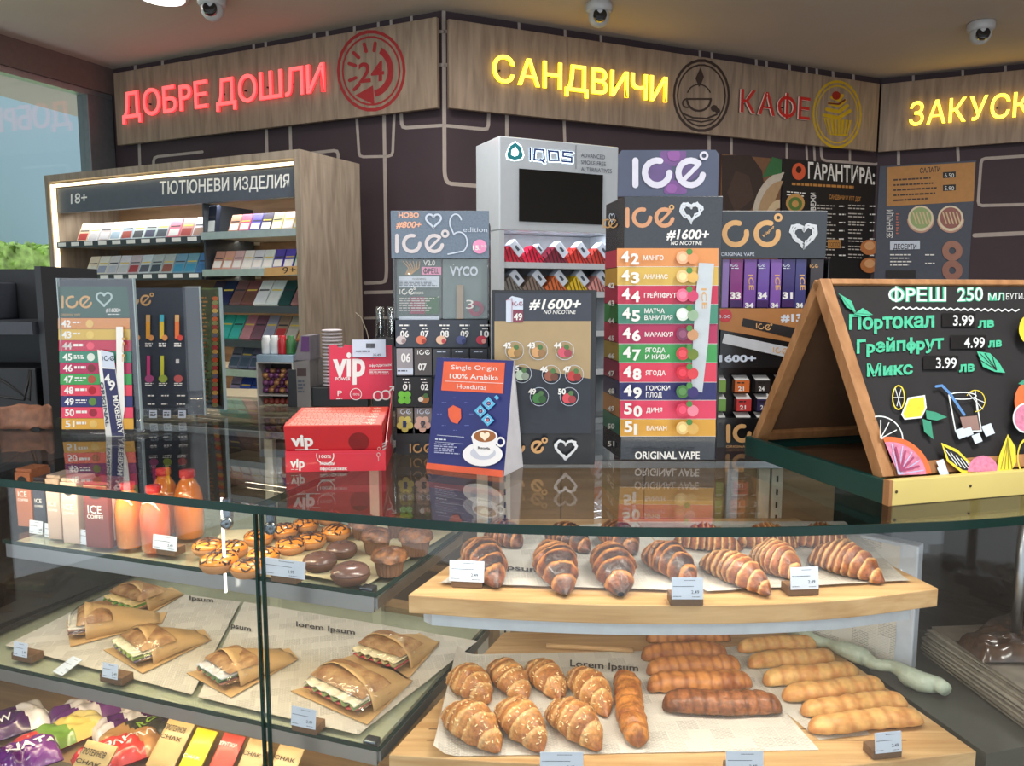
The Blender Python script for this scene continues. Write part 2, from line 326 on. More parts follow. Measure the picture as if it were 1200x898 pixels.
# window wall: beam, post, sill and glass, with a pale wall and a hedge outside in place of its printed film
BEAM = mat((118, 100, 94), .6, name='beam_paint')
bx('beam', BEAM, -4.4, .02, -.03, .12, 2.665, H, WW); bx('wall_panel', BEAM, -4.4, 0, 0, .1, 0, .9, WW)
wn = wallthing('window_1', (-2.17, 4.30, 0), rad(67.7))
bx('window_frame', ALU, -4.4, -.0, -.01, .05, 2.635, 2.665, wn); bx('window_post', mat((128, 132, 136), .4, metal=.5, name='post_alu'), -.16, -.005, -.02, .06, .9, 2.64, wn, .004)
bx('window_sill', ALU, -4.4, 0, -.04, .1, .9, .93, wn); bx('window_pane', glassy((.93, .96, .97), 1.5, .015, name='window_glass', mn=.05), -4.38, -.16, .015, .023, .93, 2.64, wn)
bx('window_post', ALU, -2.6, -2.55, -.02, .06, .93, 2.64, wn)
ow = MB(); ow.box(-8, 4, 3.2, 3.4, 0, 6); o = ow.build('outside_wall', mat((156, 178, 184), .9, var=.05, scale=.6)); o.location = (-2.17, 4.30, 0); o.rotation_euler = (0, 0, rad(67.7)); tag(o, kind='structure')
R = random.Random(5)
hb = MB()
def hf(u, v):
    x = -6+8*u; z = 1.98*min(1, v*1.4); y = 2.2+(.35 if v > .72 else 0)*(v-.72)/.28*2
    q = noise.noise(V((x*6, v*9, 0)))*.06
    return (x, y+q, z+q*.4)
hb.grid(hf, 120, 24)
for i in range(5200):
    u, v = R.random(), R.random()**.7; p = V(hf(u, v)); a = R.random()*6.3; s_ = R.uniform(.02, .05)
    d = V((cos(a)*s_, -.03, sin(a)*s_)); e = V((-sin(a)*s_*.5, -.02, cos(a)*s_*.5)); hb.raw([p-d, p+e, p+d, p-e], [(0, 1, 2, 3)])
ho = hb.build('hedge', mat((176, 204, 110), .8, var=.5, scale=14, name='hedge_leaves')); ho.location = (-2.17, 4.3, 0); ho.rotation_euler = (0, 0, rad(67.7))
tag(ho, 'bright green hedge growing outside the window on the left', 'hedge', kind='stuff')
# ---------------------------------------------------------------- illuminated sign boards
SIGNWOOD = wood((128, 110, 94), (162, 142, 122), (34, 34, 4), .6, 'sign_oak'); 
def board(w, label, pxs, yf):                           # pxs: tl, tr, br, bl in the photo; yf: front face in front of the wall
    c = [hit(w, *p, yf) for p in pxs]; x0 = (c[0].x+c[3].x)/2; x1 = (c[1].x+c[2].x)/2; z1 = (c[0].z+c[1].z)/2; z0 = (c[2].z+c[3].z)/2
    M = MW[w]; loc = M @ V((x0, yf, z0)); t = thing('sign_board', label, 'sign', loc, w.rotation_euler.z)
    bx('panel', SIGNWOOD, 0, x1-x0, 0, .022, 0, z1-z0, t, .0015)
    for x in (.12, (x1-x0)/2, x1-x0-.12): bx('wall_bracket', BLACK, x-.02, x+.02, .022, -yf, .05, z1-z0-.05, t)
    return t
def letters(t, s, x0, y0, x1, y1, h, face, side, ex=.0045, gap=.012, bold=.008):
    A = hit(t, x0, y0, -.02); B = hit(t, x1, y1, -.02); Hh = (hit(t, x0, y0-h, -.02)-A).length; k = Hh/CAPH
    ws = []
    for ch in s:
        if ch == ' ': ws.append((None, None, .3)); continue
        vs, fs = textmesh(ch, bold, .5, res=4); a = min(v.x for v in vs); ws.append(([(v.x-a, v.y, v.z) for v in vs], fs, max(v.x for v in vs)-a))
    tot = sum(w[2] for w in ws)+.1*(len(s)-1); kx = (B-A).length/tot; x = A.x
    for ch, (vs, fs, w) in zip(s, ws):
        if vs:
            mb = MB(); mb.raw([(vx*kx, -vz*ex*2-ex, vy*k) for vx, vy, vz in vs], fs); 
            o = mb.build('letter', [face, side], t); o.location = (x, -.010, A.z)
            for p in o.data.polygons: p.material_index = 0 if abs(p.normal.y) > .7 else 1
            sp = bx('spacer', BLACK, .3*w*kx, .3*w*kx+.006, -ex+.001, .009, .3*k, .3*k+.006, None); sp.parent = o
        x += (w+.1)*kx
RED_F = mat((255, 100, 100), .4, emit=.95, name='lit_red'); RED_S = mat((255, 52, 60), .4, emit=1.5, name='lit_red_side')
YEL_F = mat((255, 232, 84), .4, emit=1.5, name='lit_yellow'); YEL_S = mat((255, 198, 14), .4, emit=2.8, name='lit_yellow_side')
OFF_F = mat((190, 40, 36), .35, name='unlit_red'); OFF_S = mat((225, 190, 180), .4, emit=.12, name='faint_glow_side')  # unlit letters; a faint glow is put into their sides
s1 = board(WA, 'oak sign board with glowing red welcome lettering and a 24 hour clock symbol', [(133, 84), (511, 22), (513, 128), (137, 169)], -.06)
letters(s1, 'ДОБРЕ', 143, 139, 243, 126, 30, RED_F, RED_S); letters(s1, 'ДОШЛИ', 253, 124, 380, 108, 31, RED_F, RED_S)
p = Pr(*frame(s1), s1); DR = mat((158, 38, 42), .5, name='dark_red_print')
cx, cy = 435, 83
p.disc(cx, cy, 48, DR, 44, .84).disc(cx, cy, 41, DR, 38.6, .84).disc(cx, cy, 31, DR, 23, .84, -80, 62)
p.poly([(cx+2, cy+17), (cx-19, cy+29), (cx+4, cy+40)], DR)
for a in (80, 108, 140, 165, 200, 222): p.line([(cx+23*cos(rad(a))*.84, cy-24*sin(rad(a))), (cx+32*cos(rad(a))*.84, cy-33*sin(rad(a)))], 4, DR)
p.text('24', cx-15, cy+14, cx+15, 24, DR, y1=cy+11, bold=.02); p.done('clock_symbol')
s2 = board(WB, 'long oak sign board with glowing yellow sandwich lettering and cup symbol', [(527, 22), (1029, 98), (1029, 178), (525, 126)], -.06)
letters(s2, 'САНДВИЧИ', 578, 95, 782, 120, 32, YEL_F, YEL_S); letters(s2, 'КАФЕ', 868, 131, 949, 141, 27, OFF_F, OFF_S)
p = Pr(*frame(s2), s2); BR = mat((52, 34, 28), .6, name='brown_print'); YP = mat((196, 160, 20), .5, name='yellow_print')
cx, cy = 822, 112
p.disc(cx, cy, 43, BR, 39.5, .78).disc(cx, cy, 37, BR, 34.8, .78)
p.line(arc(cx-3, cy+4, 14, 180, 360, 14), 2.6, BR).line([(cx-17, cy+4), (cx+11, cy+4)], 2.2, BR).line(arc(cx-3, cy+1, 14, 20, 160, 10), 1.6, BR)
p.line(arc(cx-17, cy+9, 5, 90, 300, 10), 2, BR).line([(cx-22, cy+21), (cx-10, cy+26), (cx+6, cy+27), (cx+18, cy+22)], 2.2, BR).line([(cx-16, cy+28), (cx, cy+31), (cx+14, cy+28)], 1.8, BR)
p.disc(cx+15, cy+15, 4, BR).disc(cx+19, cy+18, 3, BR).poly([(cx-3, cy-10), (cx-7, cy-20), (cx-1, cy-33), (cx+3, cy-22), (cx, cy-14)], BR); p.done('coffee_cup_symbol')
p = Pr(*frame(s2), s2); cx, cy = 981, 134
p.disc(cx, cy, 40, YP, 37, .72).disc(cx, cy, 34.5, YP, 32.6, .72)
p.poly([(cx-16, cy+4), (cx+17, cy+7), (cx+12, cy+26), (cx-10, cy+24)], YP)
for i in range(4): p.line([(cx-15+i*3, cy+1-7*i), (cx+2, cy+4-7*i), (cx+15-i*3, cy-4-6*i)], 4.2, YP)
p.disc(cx-1, cy-22, 5, mat((150, 30, 20), .5)).line([(cx-10, cy-13), (cx+2, cy-12), (cx+9, cy-17)], 2, mat((110, 40, 30), .5))
for i in range(7): p.line([(cx-13+i*4.5, cy+6), (cx-9+i*3.3, cy+23)], 1, SIGNWOOD)
p.done('cupcake_symbol')
s3 = board(WC, 'oak sign board at the right edge with glowing yellow snack lettering', [(1031, 98), (1240, 78), (1240, 163), (1031, 178)], -.06)
letters(s3, 'ЗАКУСКИ', 1065, 147, 1234, 134, 27, YEL_F, YEL_S)
# ---------------------------------------------------------------- ceiling lamp and cameras
q = PZ(190, -6, H)
lamp = thing('ceiling_lamp', 'round white ceiling lamp lit above the welcome sign', 'lamp', (q.x, q.y, H))
MB().lathe([(.062, -.012), (.10, -.012), (.104, 0)], 32).build('trim_ring', WHITE, lamp); MB().lathe([(.0, -.014), (.085, -.014), (.085, -.002)], 32).build('diffuser', mat((255, 252, 240), .5, emit=4.5, name='lit_diffuser'), lamp)
def camera(px, py, label, rz):
    q = PZ(px, py-16, H); c = thing('security_camera', label, 'camera', (q.x, q.y, H), rz)
    w = mat((196, 198, 200), .35, name='camera_white'); MB().lathe([(.05, 0), (.056, -.006), (.056, -.03), (.048, -.04), (.0, -.04)], 28).build('mounting_ring', w, c)
    b = MB(); b.T = Matrix.Translation((0, 0, -.052)); b.lathe([(.044*cos(a), .044*sin(a)) for a in [(-pi/2+pi*i/14) for i in range(15)]], 24); b.build('camera_ball', w, c)
    l = MB(); l.T = Matrix.Translation((0, -.035, -.062)) @ Matrix.Rotation(rad(72), 4, 'X'); l.lathe([(.028, -.004), (.028, .012), (.024, .016), (.020, .012), (0, .011)], 24); l.build('lens', mat((14, 16, 22), .1, coat=1), c)
camera(248, 12, 'white dome camera on the ceiling beside the round lamp', .15); camera(702, 20, 'white dome camera on the ceiling above the yellow sandwich sign', 0)
camera(1150, 42, 'white dome camera on the ceiling at the right near the snack sign', -.3)
# ---------------------------------------------------------------- menu posters on the back and right walls
DARKP = mat((24, 22, 24), .6, name='poster_black'); ORG = mat((186, 132, 70), .6, name='poster_tan')
def poster(w, label, pxs, m, y=-.008):
    c = [hit(w, *p, y) for p in pxs]; z1 = (c[0].z+c[1].z)/2; z0 = z1-.95; x0 = c[0].x; x1 = c[1].x
    t = thing('menu_poster', label, 'poster', MW[w] @ V((x0, y, z0)), w.rotation_euler.z)
    bx('poster_sheet', m, 0, x1-x0, 0, -y-.001, 0, .95, t); return t
t = poster(WB, 'brown poster with a coffee cup and hand behind the tall vape box', [(846, 180), (916, 187)], mat((120, 84, 60), .6)); p = Pr(*frame(t), t, off=.001)
p.poly([(846, 182), (880, 182), (893, 200), (896, 222), (880, 246), (860, 262), (846, 262)], mat((56, 42, 38), .7)); p.poly([(862, 200), (878, 206), (884, 232), (862, 250), (852, 226)], mat((72, 54, 46), .7))
p.disc(918, 262, 60, mat((196, 186, 172), .5), 0, .62, 88, 200); p.disc(917, 262, 50, mat((176, 146, 112), .5), 0, .6, 88, 200); p.disc(914, 264, 30, mat((206, 184, 150), .5), 20, .6, 90, 200); p.poly([(893, 208), (905, 184), (916, 187), (916, 203)], mat((54, 110, 66), .6)); p.done()
t = poster(WB, 'black menu poster headed with large white guarantee lettering', [(918, 187), (1027, 194)], DARKP); p = Pr(*frame(t), t, off=.001)
p.disc(936, 201, 10, mat((214, 92, 60), .5), 0, .8).disc(936, 199, 4, mat((60, 20, 14), .5), 0, .8)
p.text('ГАРАНТИРА:', 947, 209, 1025, 19, WHITE, y1=216, bold=.02); p.text('САНДВИЧИ И ХОТ ДОГ', 972, 233, 1009, 5, ORG, y1=236, bold=.02)
p.small(928, 214, 1022, 220, ORG, 1, 5); p.small(922, 224, 945, 231, WHITE, 2, 2, .4)
p.disc(932, 238, 11, mat((196, 150, 90), .5), 0, 1).disc(932, 239, 8, mat((90, 120, 60), .5), 4, 1.0)
for i in range(7):
    for x in (958, 994): p.small(x, 240+i*9.6, x+22, 247+i*9.6, mat((190, 186, 180), .6), 2, .8, .38, i)
    p.small(983, 241+i*9.6, 991, 244+i*9.6, WHITE, 1); p.small(1019, 241+i*9.6, 1026, 244+i*9.6, WHITE, 1)
p.text('СВЕЖИ', 956, 252, 956, 6, WHITE, y1=226, bold=.02, up=(-1, 0)); p.rect(970, 281, 985, 291, ORG); p.text('ТОПЛО', 971, 289, 984, 5, DARKP)
for x, y in ((1019, 290), (1019, 311)): p.disc(x, y, 9, mat((190, 120, 70), .5), 0, 1.2).disc(x, y-2, 5, mat((226, 170, 120), .5), 0, 1.2)
p.done()
t = poster(WC, 'slate blue menu poster with a tan salad list near the right', [(1031, 194), (1144, 189)], mat((72, 78, 92), .6)); p = Pr(*frame(t), t, off=.001)
p.poly([(1040, 196), (1143, 190), (1141, 236), (1039, 242)], ORG); p.text('САЛАТИ', 1078, 203, 1102, 6, DARKP, y1=201, bold=.02)
for i, y in enumerate((210, 216, 222, 228, 234)): p.small(1047, y, 1100+5*(i % 2), y+4, mat((70, 50, 40), .6), 1, -3, .5, i)
p.rect(1105, 202, 1120, 209, DARKP, -1).text('6.50', 1107, 208, 1118, 5, WHITE).rect(1105, 217, 1120, 224, DARKP, -1).text('5.90', 1107, 223, 1118, 5, WHITE)
for x, m1 in ((1079, (150, 170, 110)), (1114, (150, 90, 80))):
    p.disc(x, 257, 16, mat((196, 150, 128), .5), 0, 1, 180, 360).disc(x, 256, 15, mat((226, 210, 180), .5), 0, 1).disc(x, 255.5, 12.5, mat(m1, .5), 0, 1)
    for i in range(5): p.line([(x-9+4*i, 249), (x-5+4*i, 262)], 1.6, mat((214, 190, 150), .5))
p.text('ЗЕЛЕНЧУЦИ', 1046, 279, 1046, 7, WHITE, y1=246, bold=.01, up=(-1, 0)); p.small(1050, 250, 1054, 276, mat((190, 110, 90), .5), 8)
p.rect(1043, 283, 1078, 293, CARD, -1).text('ДЕСЕРТИ', 1047, 292, 1074, 6, DARKP, bold=.02)
p.small(1043, 298, 1070, 314, WHITE, 4, 0, .35).small(1084, 298, 1098, 301, WHITE, 1).small(1084, 308, 1098, 311, WHITE, 1)
for y, c in ((294, (160, 110, 90)), (317, (150, 100, 84))): p.disc(1116, y, 12, mat(c, .5), 4)
p.rect(1038, 317, 1073, 326, DARKP); p.done()
# ---------------------------------------------------------------- tobacco cabinet
OAK = wood((128, 114, 100), (160, 146, 130), (40, 40, 5), .6, 'cabinet_oak'); SLATE = mat((78, 84, 96), .5, name='slate_panel'); LED = mat((255, 236, 190), .5, emit=2.6, name='led_strip')
TC = thing('tobacco_cabinet', 'tall oak tobacco cabinet with lit frame and slate header', 'cabinet', (-.78, 2.9, 0), rad(-25.7)); W_ = 1.47; D_ = .36; TH = 2.10
bx('side_panel', OAK, -.03, 0, 0, D_, 0, TH, TC, .001); bx('side_panel', OAK, -W_, -W_+.03, 0, D_, 0, TH, TC, .001); bx('top_panel', OAK, -W_, 0, 0, D_, TH, TH+.03, TC)
bx('back_panel', wood((110, 84, 60), (136, 106, 78), (4, 40, 40)), -W_+.03, -.03, D_-.015, D_, 0, TH, TC)
hb_ = hit(TC, 352, 230, .02); ht = hit(TC, 352, 195, .02)
hd = bx('header_panel', SLATE, -W_+.055, -.03, .02, .05, hb_.z, ht.z, TC)
bx('led_strip', LED, -W_+.045, -.031, .006, .02, ht.z+.006, ht.z+.017, TC); bx('led_strip', LED, -W_+.031, -W_+.045, .006, .02, 1.0, ht.z+.017, TC)
p = Pr(*frame(TC, .02), TC, off=.001); p.text('18+', 83, 239, 102, 12, WHITE, y1=237, bold=.01).text('ТЮТЮНЕВИ ИЗДЕЛИЯ', 187, 228, 339, 15, WHITE, y1=219, bold=.016); p.done('header_lettering')
lo = area('cabinet_light_source', MW[TC] @ V((-W_/2, .07, hb_.z-.004)), (rad(20), 0, rad(-25.7)), 1.3, .02, 2.6, (1, .97, .9)); 
R = random.Random(11)
TRAY = mat((200, 196, 186), .45, name='tray_white'); LIP = mat((54, 60, 68), .4, name='tray_lip'); OFFW = (226, 228, 228)
ORD = ['first', 'second', 'third', 'fourth', 'fifth', 'sixth', 'seventh', 'eighth', 'ninth', 'tenth', 'eleventh', 'twelfth']
def cname(c):
    names = {'white': (232, 232, 230), 'grey': (140, 146, 152), 'dark grey': (70, 74, 80), 'black': (26, 26, 28), 'red': (180, 36, 44), 'navy': (36, 44, 90), 'blue': (50, 100, 180), 'pale blue': (150, 180, 210), 'teal': (50, 170, 165), 'green': (50, 150, 90), 'dark green': (24, 74, 66), 'pink': (206, 130, 140), 'mauve': (112, 84, 98), 'brown': (120, 82, 70), 'tan': (196, 166, 130), 'yellow': (214, 196, 90), 'purple': (92, 70, 160), 'orange': (220, 110, 50), 'cream': (226, 214, 186)}
    return min(names, key=lambda k: sum((a-b)**2 for a, b in zip(names[k], c)))
def row(pxL, pxR, py, n, cols, rowname, tall=.088, tilt=22, tray=True, lab=True, gap=.9, d=.022, lip=True, group='cigarette packs'):
    A = hit(TC, pxL, py, .02); B = hit(TC, pxR, py, .02); z = hit(TC, 300, py-0.13*(300-(pxL+pxR)/2)*0, .02).z if 0 else (A.z+B.z)/2
    return A.x, B.x, z
def shelf(x0, x1, z, lipm=LIP, cards=0):
    s_ = bx('shelf', TRAY, x0, x1, .03, D_-.02, z-.012, z, TC); l = bx('shelf_lip', lipm, x0, x1, .008, .022, z-.02, z+.008, TC)
    for i in range(cards): bx('price_strip', WHITE, x0+(i+.25)*(x1-x0)/cards, x0+(i+.8)*(x1-x0)/cards, .0055, .008, z-.012, z+.004, TC)
    if cards == 0: area('cabinet_light_source', MW[TC] @ V((-W_/2, .2, z-.016)), (rad(10), 0, rad(-25.7)), 1.2, .02, .55, (1, .84, .6))  # warm light added under the shelf so the back panel glows
    return z
cnt = 0
def packs(x0, x1, z, cols, where, w=None, tall=.088, tilt=24, d=.022, kind='cigarette_pack', noun='cigarette pack', grp=None, y=.045, lc=None):
    n = len(cols); st = (x1-x0)/n; w = w or st*.93
    for i, c in enumerate(cols):
        c = tuple(max(0, min(255, q+R.randint(-7, 7))) for q in c); c2 = lc[i] if lc else OFFW
        o = MB().box(-w/2, w/2, 0, d, 0, tall).build(kind, mat(tuple(q//6*6 for q in c), .4, name='pack_print'), None)
        loc = MW[TC] @ V((x0+(i+.5)*st, y, z+.001+d*math.sin(rad(tilt)))); o.location = loc; o.rotation_euler = (rad(-tilt), R.uniform(-.02, .02), rad(-25.7))
        l = MB().box(-w*.42, w*.42, -.0006, 0, tall*.08, tall*.45).build('label_band', mat(tuple(q//6*6 for q in c2), .4, name='pack_print'), o)
        l2 = MB().box(-w*.42, w*.42, -.0006, 0, tall*.56, tall*.62).build('label_band', mat((220, 196, 90) if i % 2 else (60, 60, 66), .4, name='pack_print'), o)
        tag(o, '%s %s, %s from the left on %s' % (cname(c), noun, ORD[i], where), 'pack', grp or ('%ss in the tobacco cabinet' % noun))
wh = (222, 226, 228); gr = (150, 160, 168); bl = (96, 120, 156)
zs = {}
def zat(px, py): return hit(TC, px, py, .02).z
xr = lambda px, py=300: hit(TC, px, py, .02).x
z1 = zat(160, 285); z1r = zat(300, 273); z2 = zat(160, 323); z2r = zat(300, 321); z3 = zat(310, 361); z4 = zat(310, 402); z5 = zat(310, 437); z6 = zat(300, 473)
zz1, zz2 = (z1+z1r)/2, (z2+z2r)/2
shelf(-W_+.035, xr(238), zz1, LIP, 10); shelf(xr(239), -.035, zz1+.012, ALU); shelf(-W_+.035, xr(238), zz2, LIP, 10); shelf(xr(239), -.035, zz2+.012, ALU)
shelf(-W_+.035, -.035, z3, LIP); shelf(-W_+.035, -.035, z4, LIP, 0); shelf(-W_+.035, -.035, z5, ALU); shelf(-W_+.035, -.035, z6, ALU)
packs(xr(84), xr(234), zz1, [(214, 190, 170), wh, (190, 190, 196), wh, (176, 190, 206), (200, 206, 214), (190, 196, 200), (170, 176, 186), (206, 120, 130), (190, 150, 140), wh], 'the top left shelf', lc=[(170, 40, 50), (200, 200, 204), (210, 214, 218), (160, 180, 200), (150, 60, 50), (60, 66, 76), (60, 70, 90), (54, 70, 80), (200, 204, 206), (150, 60, 60), (150, 120, 110)])
packs(xr(235), xr(248), zz1+.012, [(30, 34, 48)], 'the top shelf beside the white boxes', tall=.12, noun='black tall box', kind='tall_box', tilt=8)
packs(xr(262), xr(352), zz1+.012, [(190, 140, 120), (196, 96, 120), (96, 84, 170), (56, 62, 84), (206, 206, 150), (224, 220, 200), (222, 206, 110)], 'the top right shelf', tall=.075, lc=[(230, 230, 236)]*7)
packs(xr(92), xr(236), zz2, [(222, 216, 204), wh, (214, 218, 222), wh, (206, 200, 204), (214, 220, 226), (190, 196, 204), (180, 190, 196), (120, 170, 190), (110, 160, 186), (90, 140, 190)], 'the second left shelf', lc=[(226, 222, 214), (150, 166, 190), (190, 196, 204), (200, 204, 208), (170, 60, 70), (90, 100, 110), (70, 80, 90), (150, 90, 80), (70, 150, 190), (66, 150, 190), (70, 120, 170)])
packs(xr(241), xr(350), zz2+.012, [(206, 160, 140), (212, 160, 150), (222, 180, 180), (226, 220, 214), (220, 220, 222), (226, 222, 216), (84, 70, 170), (92, 72, 180), (70, 180, 120)], 'the second right shelf', lc=[(240, 236, 232)]*9, tall=.08)
packs(xr(232), xr(348), z3, [(60, 48, 70), (40, 46, 84), (122, 88, 78), (112, 78, 70), (214, 220, 224), (206, 214, 220), (26, 74, 72), (150, 116, 112)], 'the third shelf', tall=.115, tilt=34, lc=[(48, 40, 60), (40, 46, 84), (112, 80, 72), (106, 72, 64), (220, 226, 230), (216, 222, 226), (24, 66, 66), (140, 106, 104)], noun='slim tobacco box', kind='tobacco_box')
packs(xr(232), xr(352), z4, [(50, 170, 165), (52, 176, 170), (56, 180, 172), (190, 130, 136), (130, 100, 112), (160, 166, 180), (170, 140, 120), (190, 180, 170), (206, 140, 96)], 'the fourth shelf', tall=.11, tilt=32, lc=[(70, 190, 184)]*3+[(196, 140, 146), (120, 90, 104), (150, 160, 180), (190, 60, 70), (200, 196, 190), (220, 190, 90)], noun='slim tobacco box', kind='tobacco_box')
packs(xr(255), xr(305), z5, [(110, 124, 140), (96, 112, 132), (120, 130, 146), (70, 90, 84)], 'the fifth shelf', tall=.10, tilt=28, lc=[(70, 86, 104)]*4, noun='slim tobacco box', kind='tobacco_box')
packs(xr(252), xr(303), z6, [(160, 150, 170), (50, 86, 170), (54, 92, 180), (50, 90, 176)], 'the lowest visible shelf', tall=.10, tilt=28, lc=[(120, 120, 150), (30, 50, 120), (60, 100, 190), (60, 100, 190)], noun='slim tobacco box', kind='tobacco_box')
p = Pr(*frame(TC, .008), TC, off=.004); p.poly([(310, 314), (356, 311), (356, 321), (309, 324)], mat((190, 150, 96), .5)); p.text('9+1', 331, 321, 352, 8, BLACK, y1=319); p.done('offer_strip')
bx('shelf_divider', LIP, xr(238)-.004, xr(238)+.004, .03, .3, zz2-.02, hb_.z, TC)
# ---------------------------------------------------------------- white heated-tobacco display cabinet
GW = mat((186, 194, 202), .25, var=.02, coat=.5, name='gloss_white')
IQ = thing('display_cabinet', 'tall glossy white display cabinet with a black screen', 'cabinet', (-.042, 2.6, 0), rad(25.4)); IW = .465; IH = 2.118
scr = [hit(IQ, 608, 197), hit(IQ, 706, 206), hit(IQ, 706, 264), hit(IQ, 608, 259)]; sz1 = (scr[0].z+scr[1].z)/2; sz0 = (scr[2].z+scr[3].z)/2; sx0, sx1 = scr[0].x, scr[1].x
zsh = hit(IQ, 650, 272).z; zs1 = hit(IQ, 650, 308).z; zs2 = hit(IQ, 650, 342).z
bx('upper_cabinet', GW, 0, IW, .0, .2, zsh, IH, IQ, .004)
bx('side_panel', GW, 0, .018, 0, .2, .05, zsh-.001, IQ); bx('side_panel', GW, IW-.018, IW, 0, .2, .05, zsh-.001, IQ); bx('back_panel', mat((150, 158, 166), .5), .018, IW-.018, .16, .2, .05, zsh-.001, IQ)
for z in (zs1, zs2, zs2-.14, zs2-.28, .9): bx('shelf', GW, .018, IW-.018, .004, .16, z-.02, z, IQ)
sc = MB().box(sx0, sx1, -.004, 0, sz0, sz1).build('screen', mat((20, 20, 20), .15, spec=.6, name='screen_glass'), IQ)
p = Pr(*frame(IQ), IQ, off=.001); TEAL = mat((20, 130, 140), .4, name='teal'); NAVY = mat((30, 56, 120), .4, name='navy_print'); HALO = mat((235, 250, 255), .4, emit=1.6, name='lit_white')
tri = [(604, 167), (610, 172), (613, 182), (611, 186), (603, 187.5), (595.5, 185.5), (594, 181), (598, 171)]
p.poly([(604, 165.5), (611, 171), (614.5, 182), (612, 187.5), (603, 189), (594, 187), (592.5, 181), (597, 170)], HALO).poly(tri, TEAL).poly([(604, 172), (608, 178), (607, 182), (603, 183.5), (599, 181.5), (599.5, 176)], HALO)
def iqos(w, m, o=0):
    p.line([(621.5+o, 174+o), (621.5+o, 187+o)], w, m).line([(627+o, 175+o), (637+o, 176+o), (638+o, 187+o), (634+o, 188+o), (626+o, 187+o)], w, m, True).line([(634+o, 187+o), (638+o, 191+o)], w, m)
    p.line([(643+o, 177+o), (654+o, 178+o), (655+o, 188+o), (644+o, 188+o)], w, m, True).line([(671+o, 179+o), (660+o, 178+o), (660+o, 183+o), (670+o, 184.5+o), (670+o, 190+o), (659+o, 189+o)], w, m)
iqos(3.4, HALO, .5); iqos(2.2, NAVY)
for i, s_ in enumerate(('ADVANCED', 'SMOKE-FREE', 'ALTERNATIVES')): p.text(s_, 681, 184+i*8.2, (709, 710, 717)[i], 5.0, INK, y1=(184+i*8.2)+2.6)
p.line([(675, 170), (675, 198)], .6, INK); p.done('cabinet_logo')
STR = lambda c: mat(c, .45, name='stripe_print')
def refill(x, z, c, rowname, i, small=False):
    o = thing('refill_pack', '%s striped refill pack with white box, %s on the %s' % (cname(c), ORD[i], rowname), 'pack', MW[IQ] @ V((x, .03, z)), rad(25.4), 'refill packs in the white display cabinet')
    s = .036; b = MB().extr([(-.052, 0, .0), (.052, 0, 0), (0, 0, .058)], (0, .06, 0)).build('striped_pack', STR(c), o)
    for k in range(6):
        xx = -.036+k*.015; h = .058*(1-abs(xx)/.052); MB().extr([(xx, -.0008, .0), (xx+.005, -.0008, 0), (xx-.012, -.0008, min(h+.004, .05)), (xx-.015, -.0008, min(h, .046))], (0, .0006, 0)).build('stripe', STR(tuple(q//2 for q in c)), o)
    w = .02 if small else .03
    b = MB(); b.obox((.024, .02, .047), (w, .045, .055 if not small else .03), (0, rad(-42), 0)); b.build('white_box', CARD, o, bevel=.002)
    b = MB(); b.obox((.024, -.0028, .047), (w*.3, .0008, .02), (0, rad(-42), 0)); b.build('box_print', INK, o)
for i, (c, sm) in enumerate((((190, 24, 54), 0), ((206, 20, 60), 1), ((120, 26, 50), 0), ((196, 50, 40), 0), ((190, 56, 46), 0))): refill(.055+i*.087, zs1+.001, c, 'upper shelf of the white cabinet', i, sm)
for i, c in enumerate(((130, 124, 120), (138, 120, 110), (214, 110, 60), (226, 190, 40), (220, 150, 146))): refill(.055+i*.087, zs2+.001, c, 'lower shelf of the white cabinet', i)
area('cabinet_light_source', MW[IQ] @ V((IW/2, .03, zsh-.004)), (rad(15), 0, rad(25.4)), .4, .02, .45, (1, 1, 1))
# ---------------------------------------------------------------- glass display case (counter)
LM = Matrix.Translation((-.2, 1.081, 0)) @ Matrix.Rotation(rad(-19.27), 4, 'Z')
def LP(x, y, z=0): return LM @ V((x, y, z))
def LPx(px, py, z): return LM.inverted() @ PZ(px, py, z)
ZT = 1.30; Z1 = 1.166; Z2 = .925; Z3 = .69
case = thing('display_case', 'curved glass bakery display case that forms the shop counter', 'display case', (0, 1.3, 0))
def spl(pts, n=8):
    out = []; P = [V((*p, 0)) for p in pts]; P = [2*P[0]-P[1]]+P+[2*P[-1]-P[-2]]
    for i in range(1, len(P)-2):
        a, b, c, d = P[i-1:i+3]
        for k in range(n):
            t = k/n; q = .5*((2*b)+(c-a)*t+(2*a-5*b+4*c-d)*t*t+(3*b-a-3*c+d)*t**3); out.append((q.x, q.y))
    return out+[(P[-2].x, P[-2].y)]
SEAM = (-.372, 1.071)
FR = spl([SEAM, (-.19, 1.018), (0, .978), (.265, .964), (.5, .983), (.70, 1.019), (1.15, 1.15)])
FL = [(-1.75, 1.538), SEAM]
def ghost_top(name, outline): return MB().prism(outline, ZT-.012, ZT).build(name, GLASS, case, world=True)
tl = ghost_top('top_glass', FL+[(-.049, 2.03), (-1.5, 2.45)])
tr = ghost_top('top_glass', [(x+.002 if i == 0 else x, y) for i, (x, y) in enumerate(FR)]+[(1.15, 1.72), (-.044, 2.03)])
def offs(path, d):
    out = []
    for i, p in enumerate(path):
        a = V((*path[max(i-1, 0)], 0)); b = V((*path[min(i+1, len(path)-1)], 0)); t = (b-a).normalized(); out.append((p[0]-t.y*d, p[1]+t.x*d))
    return out
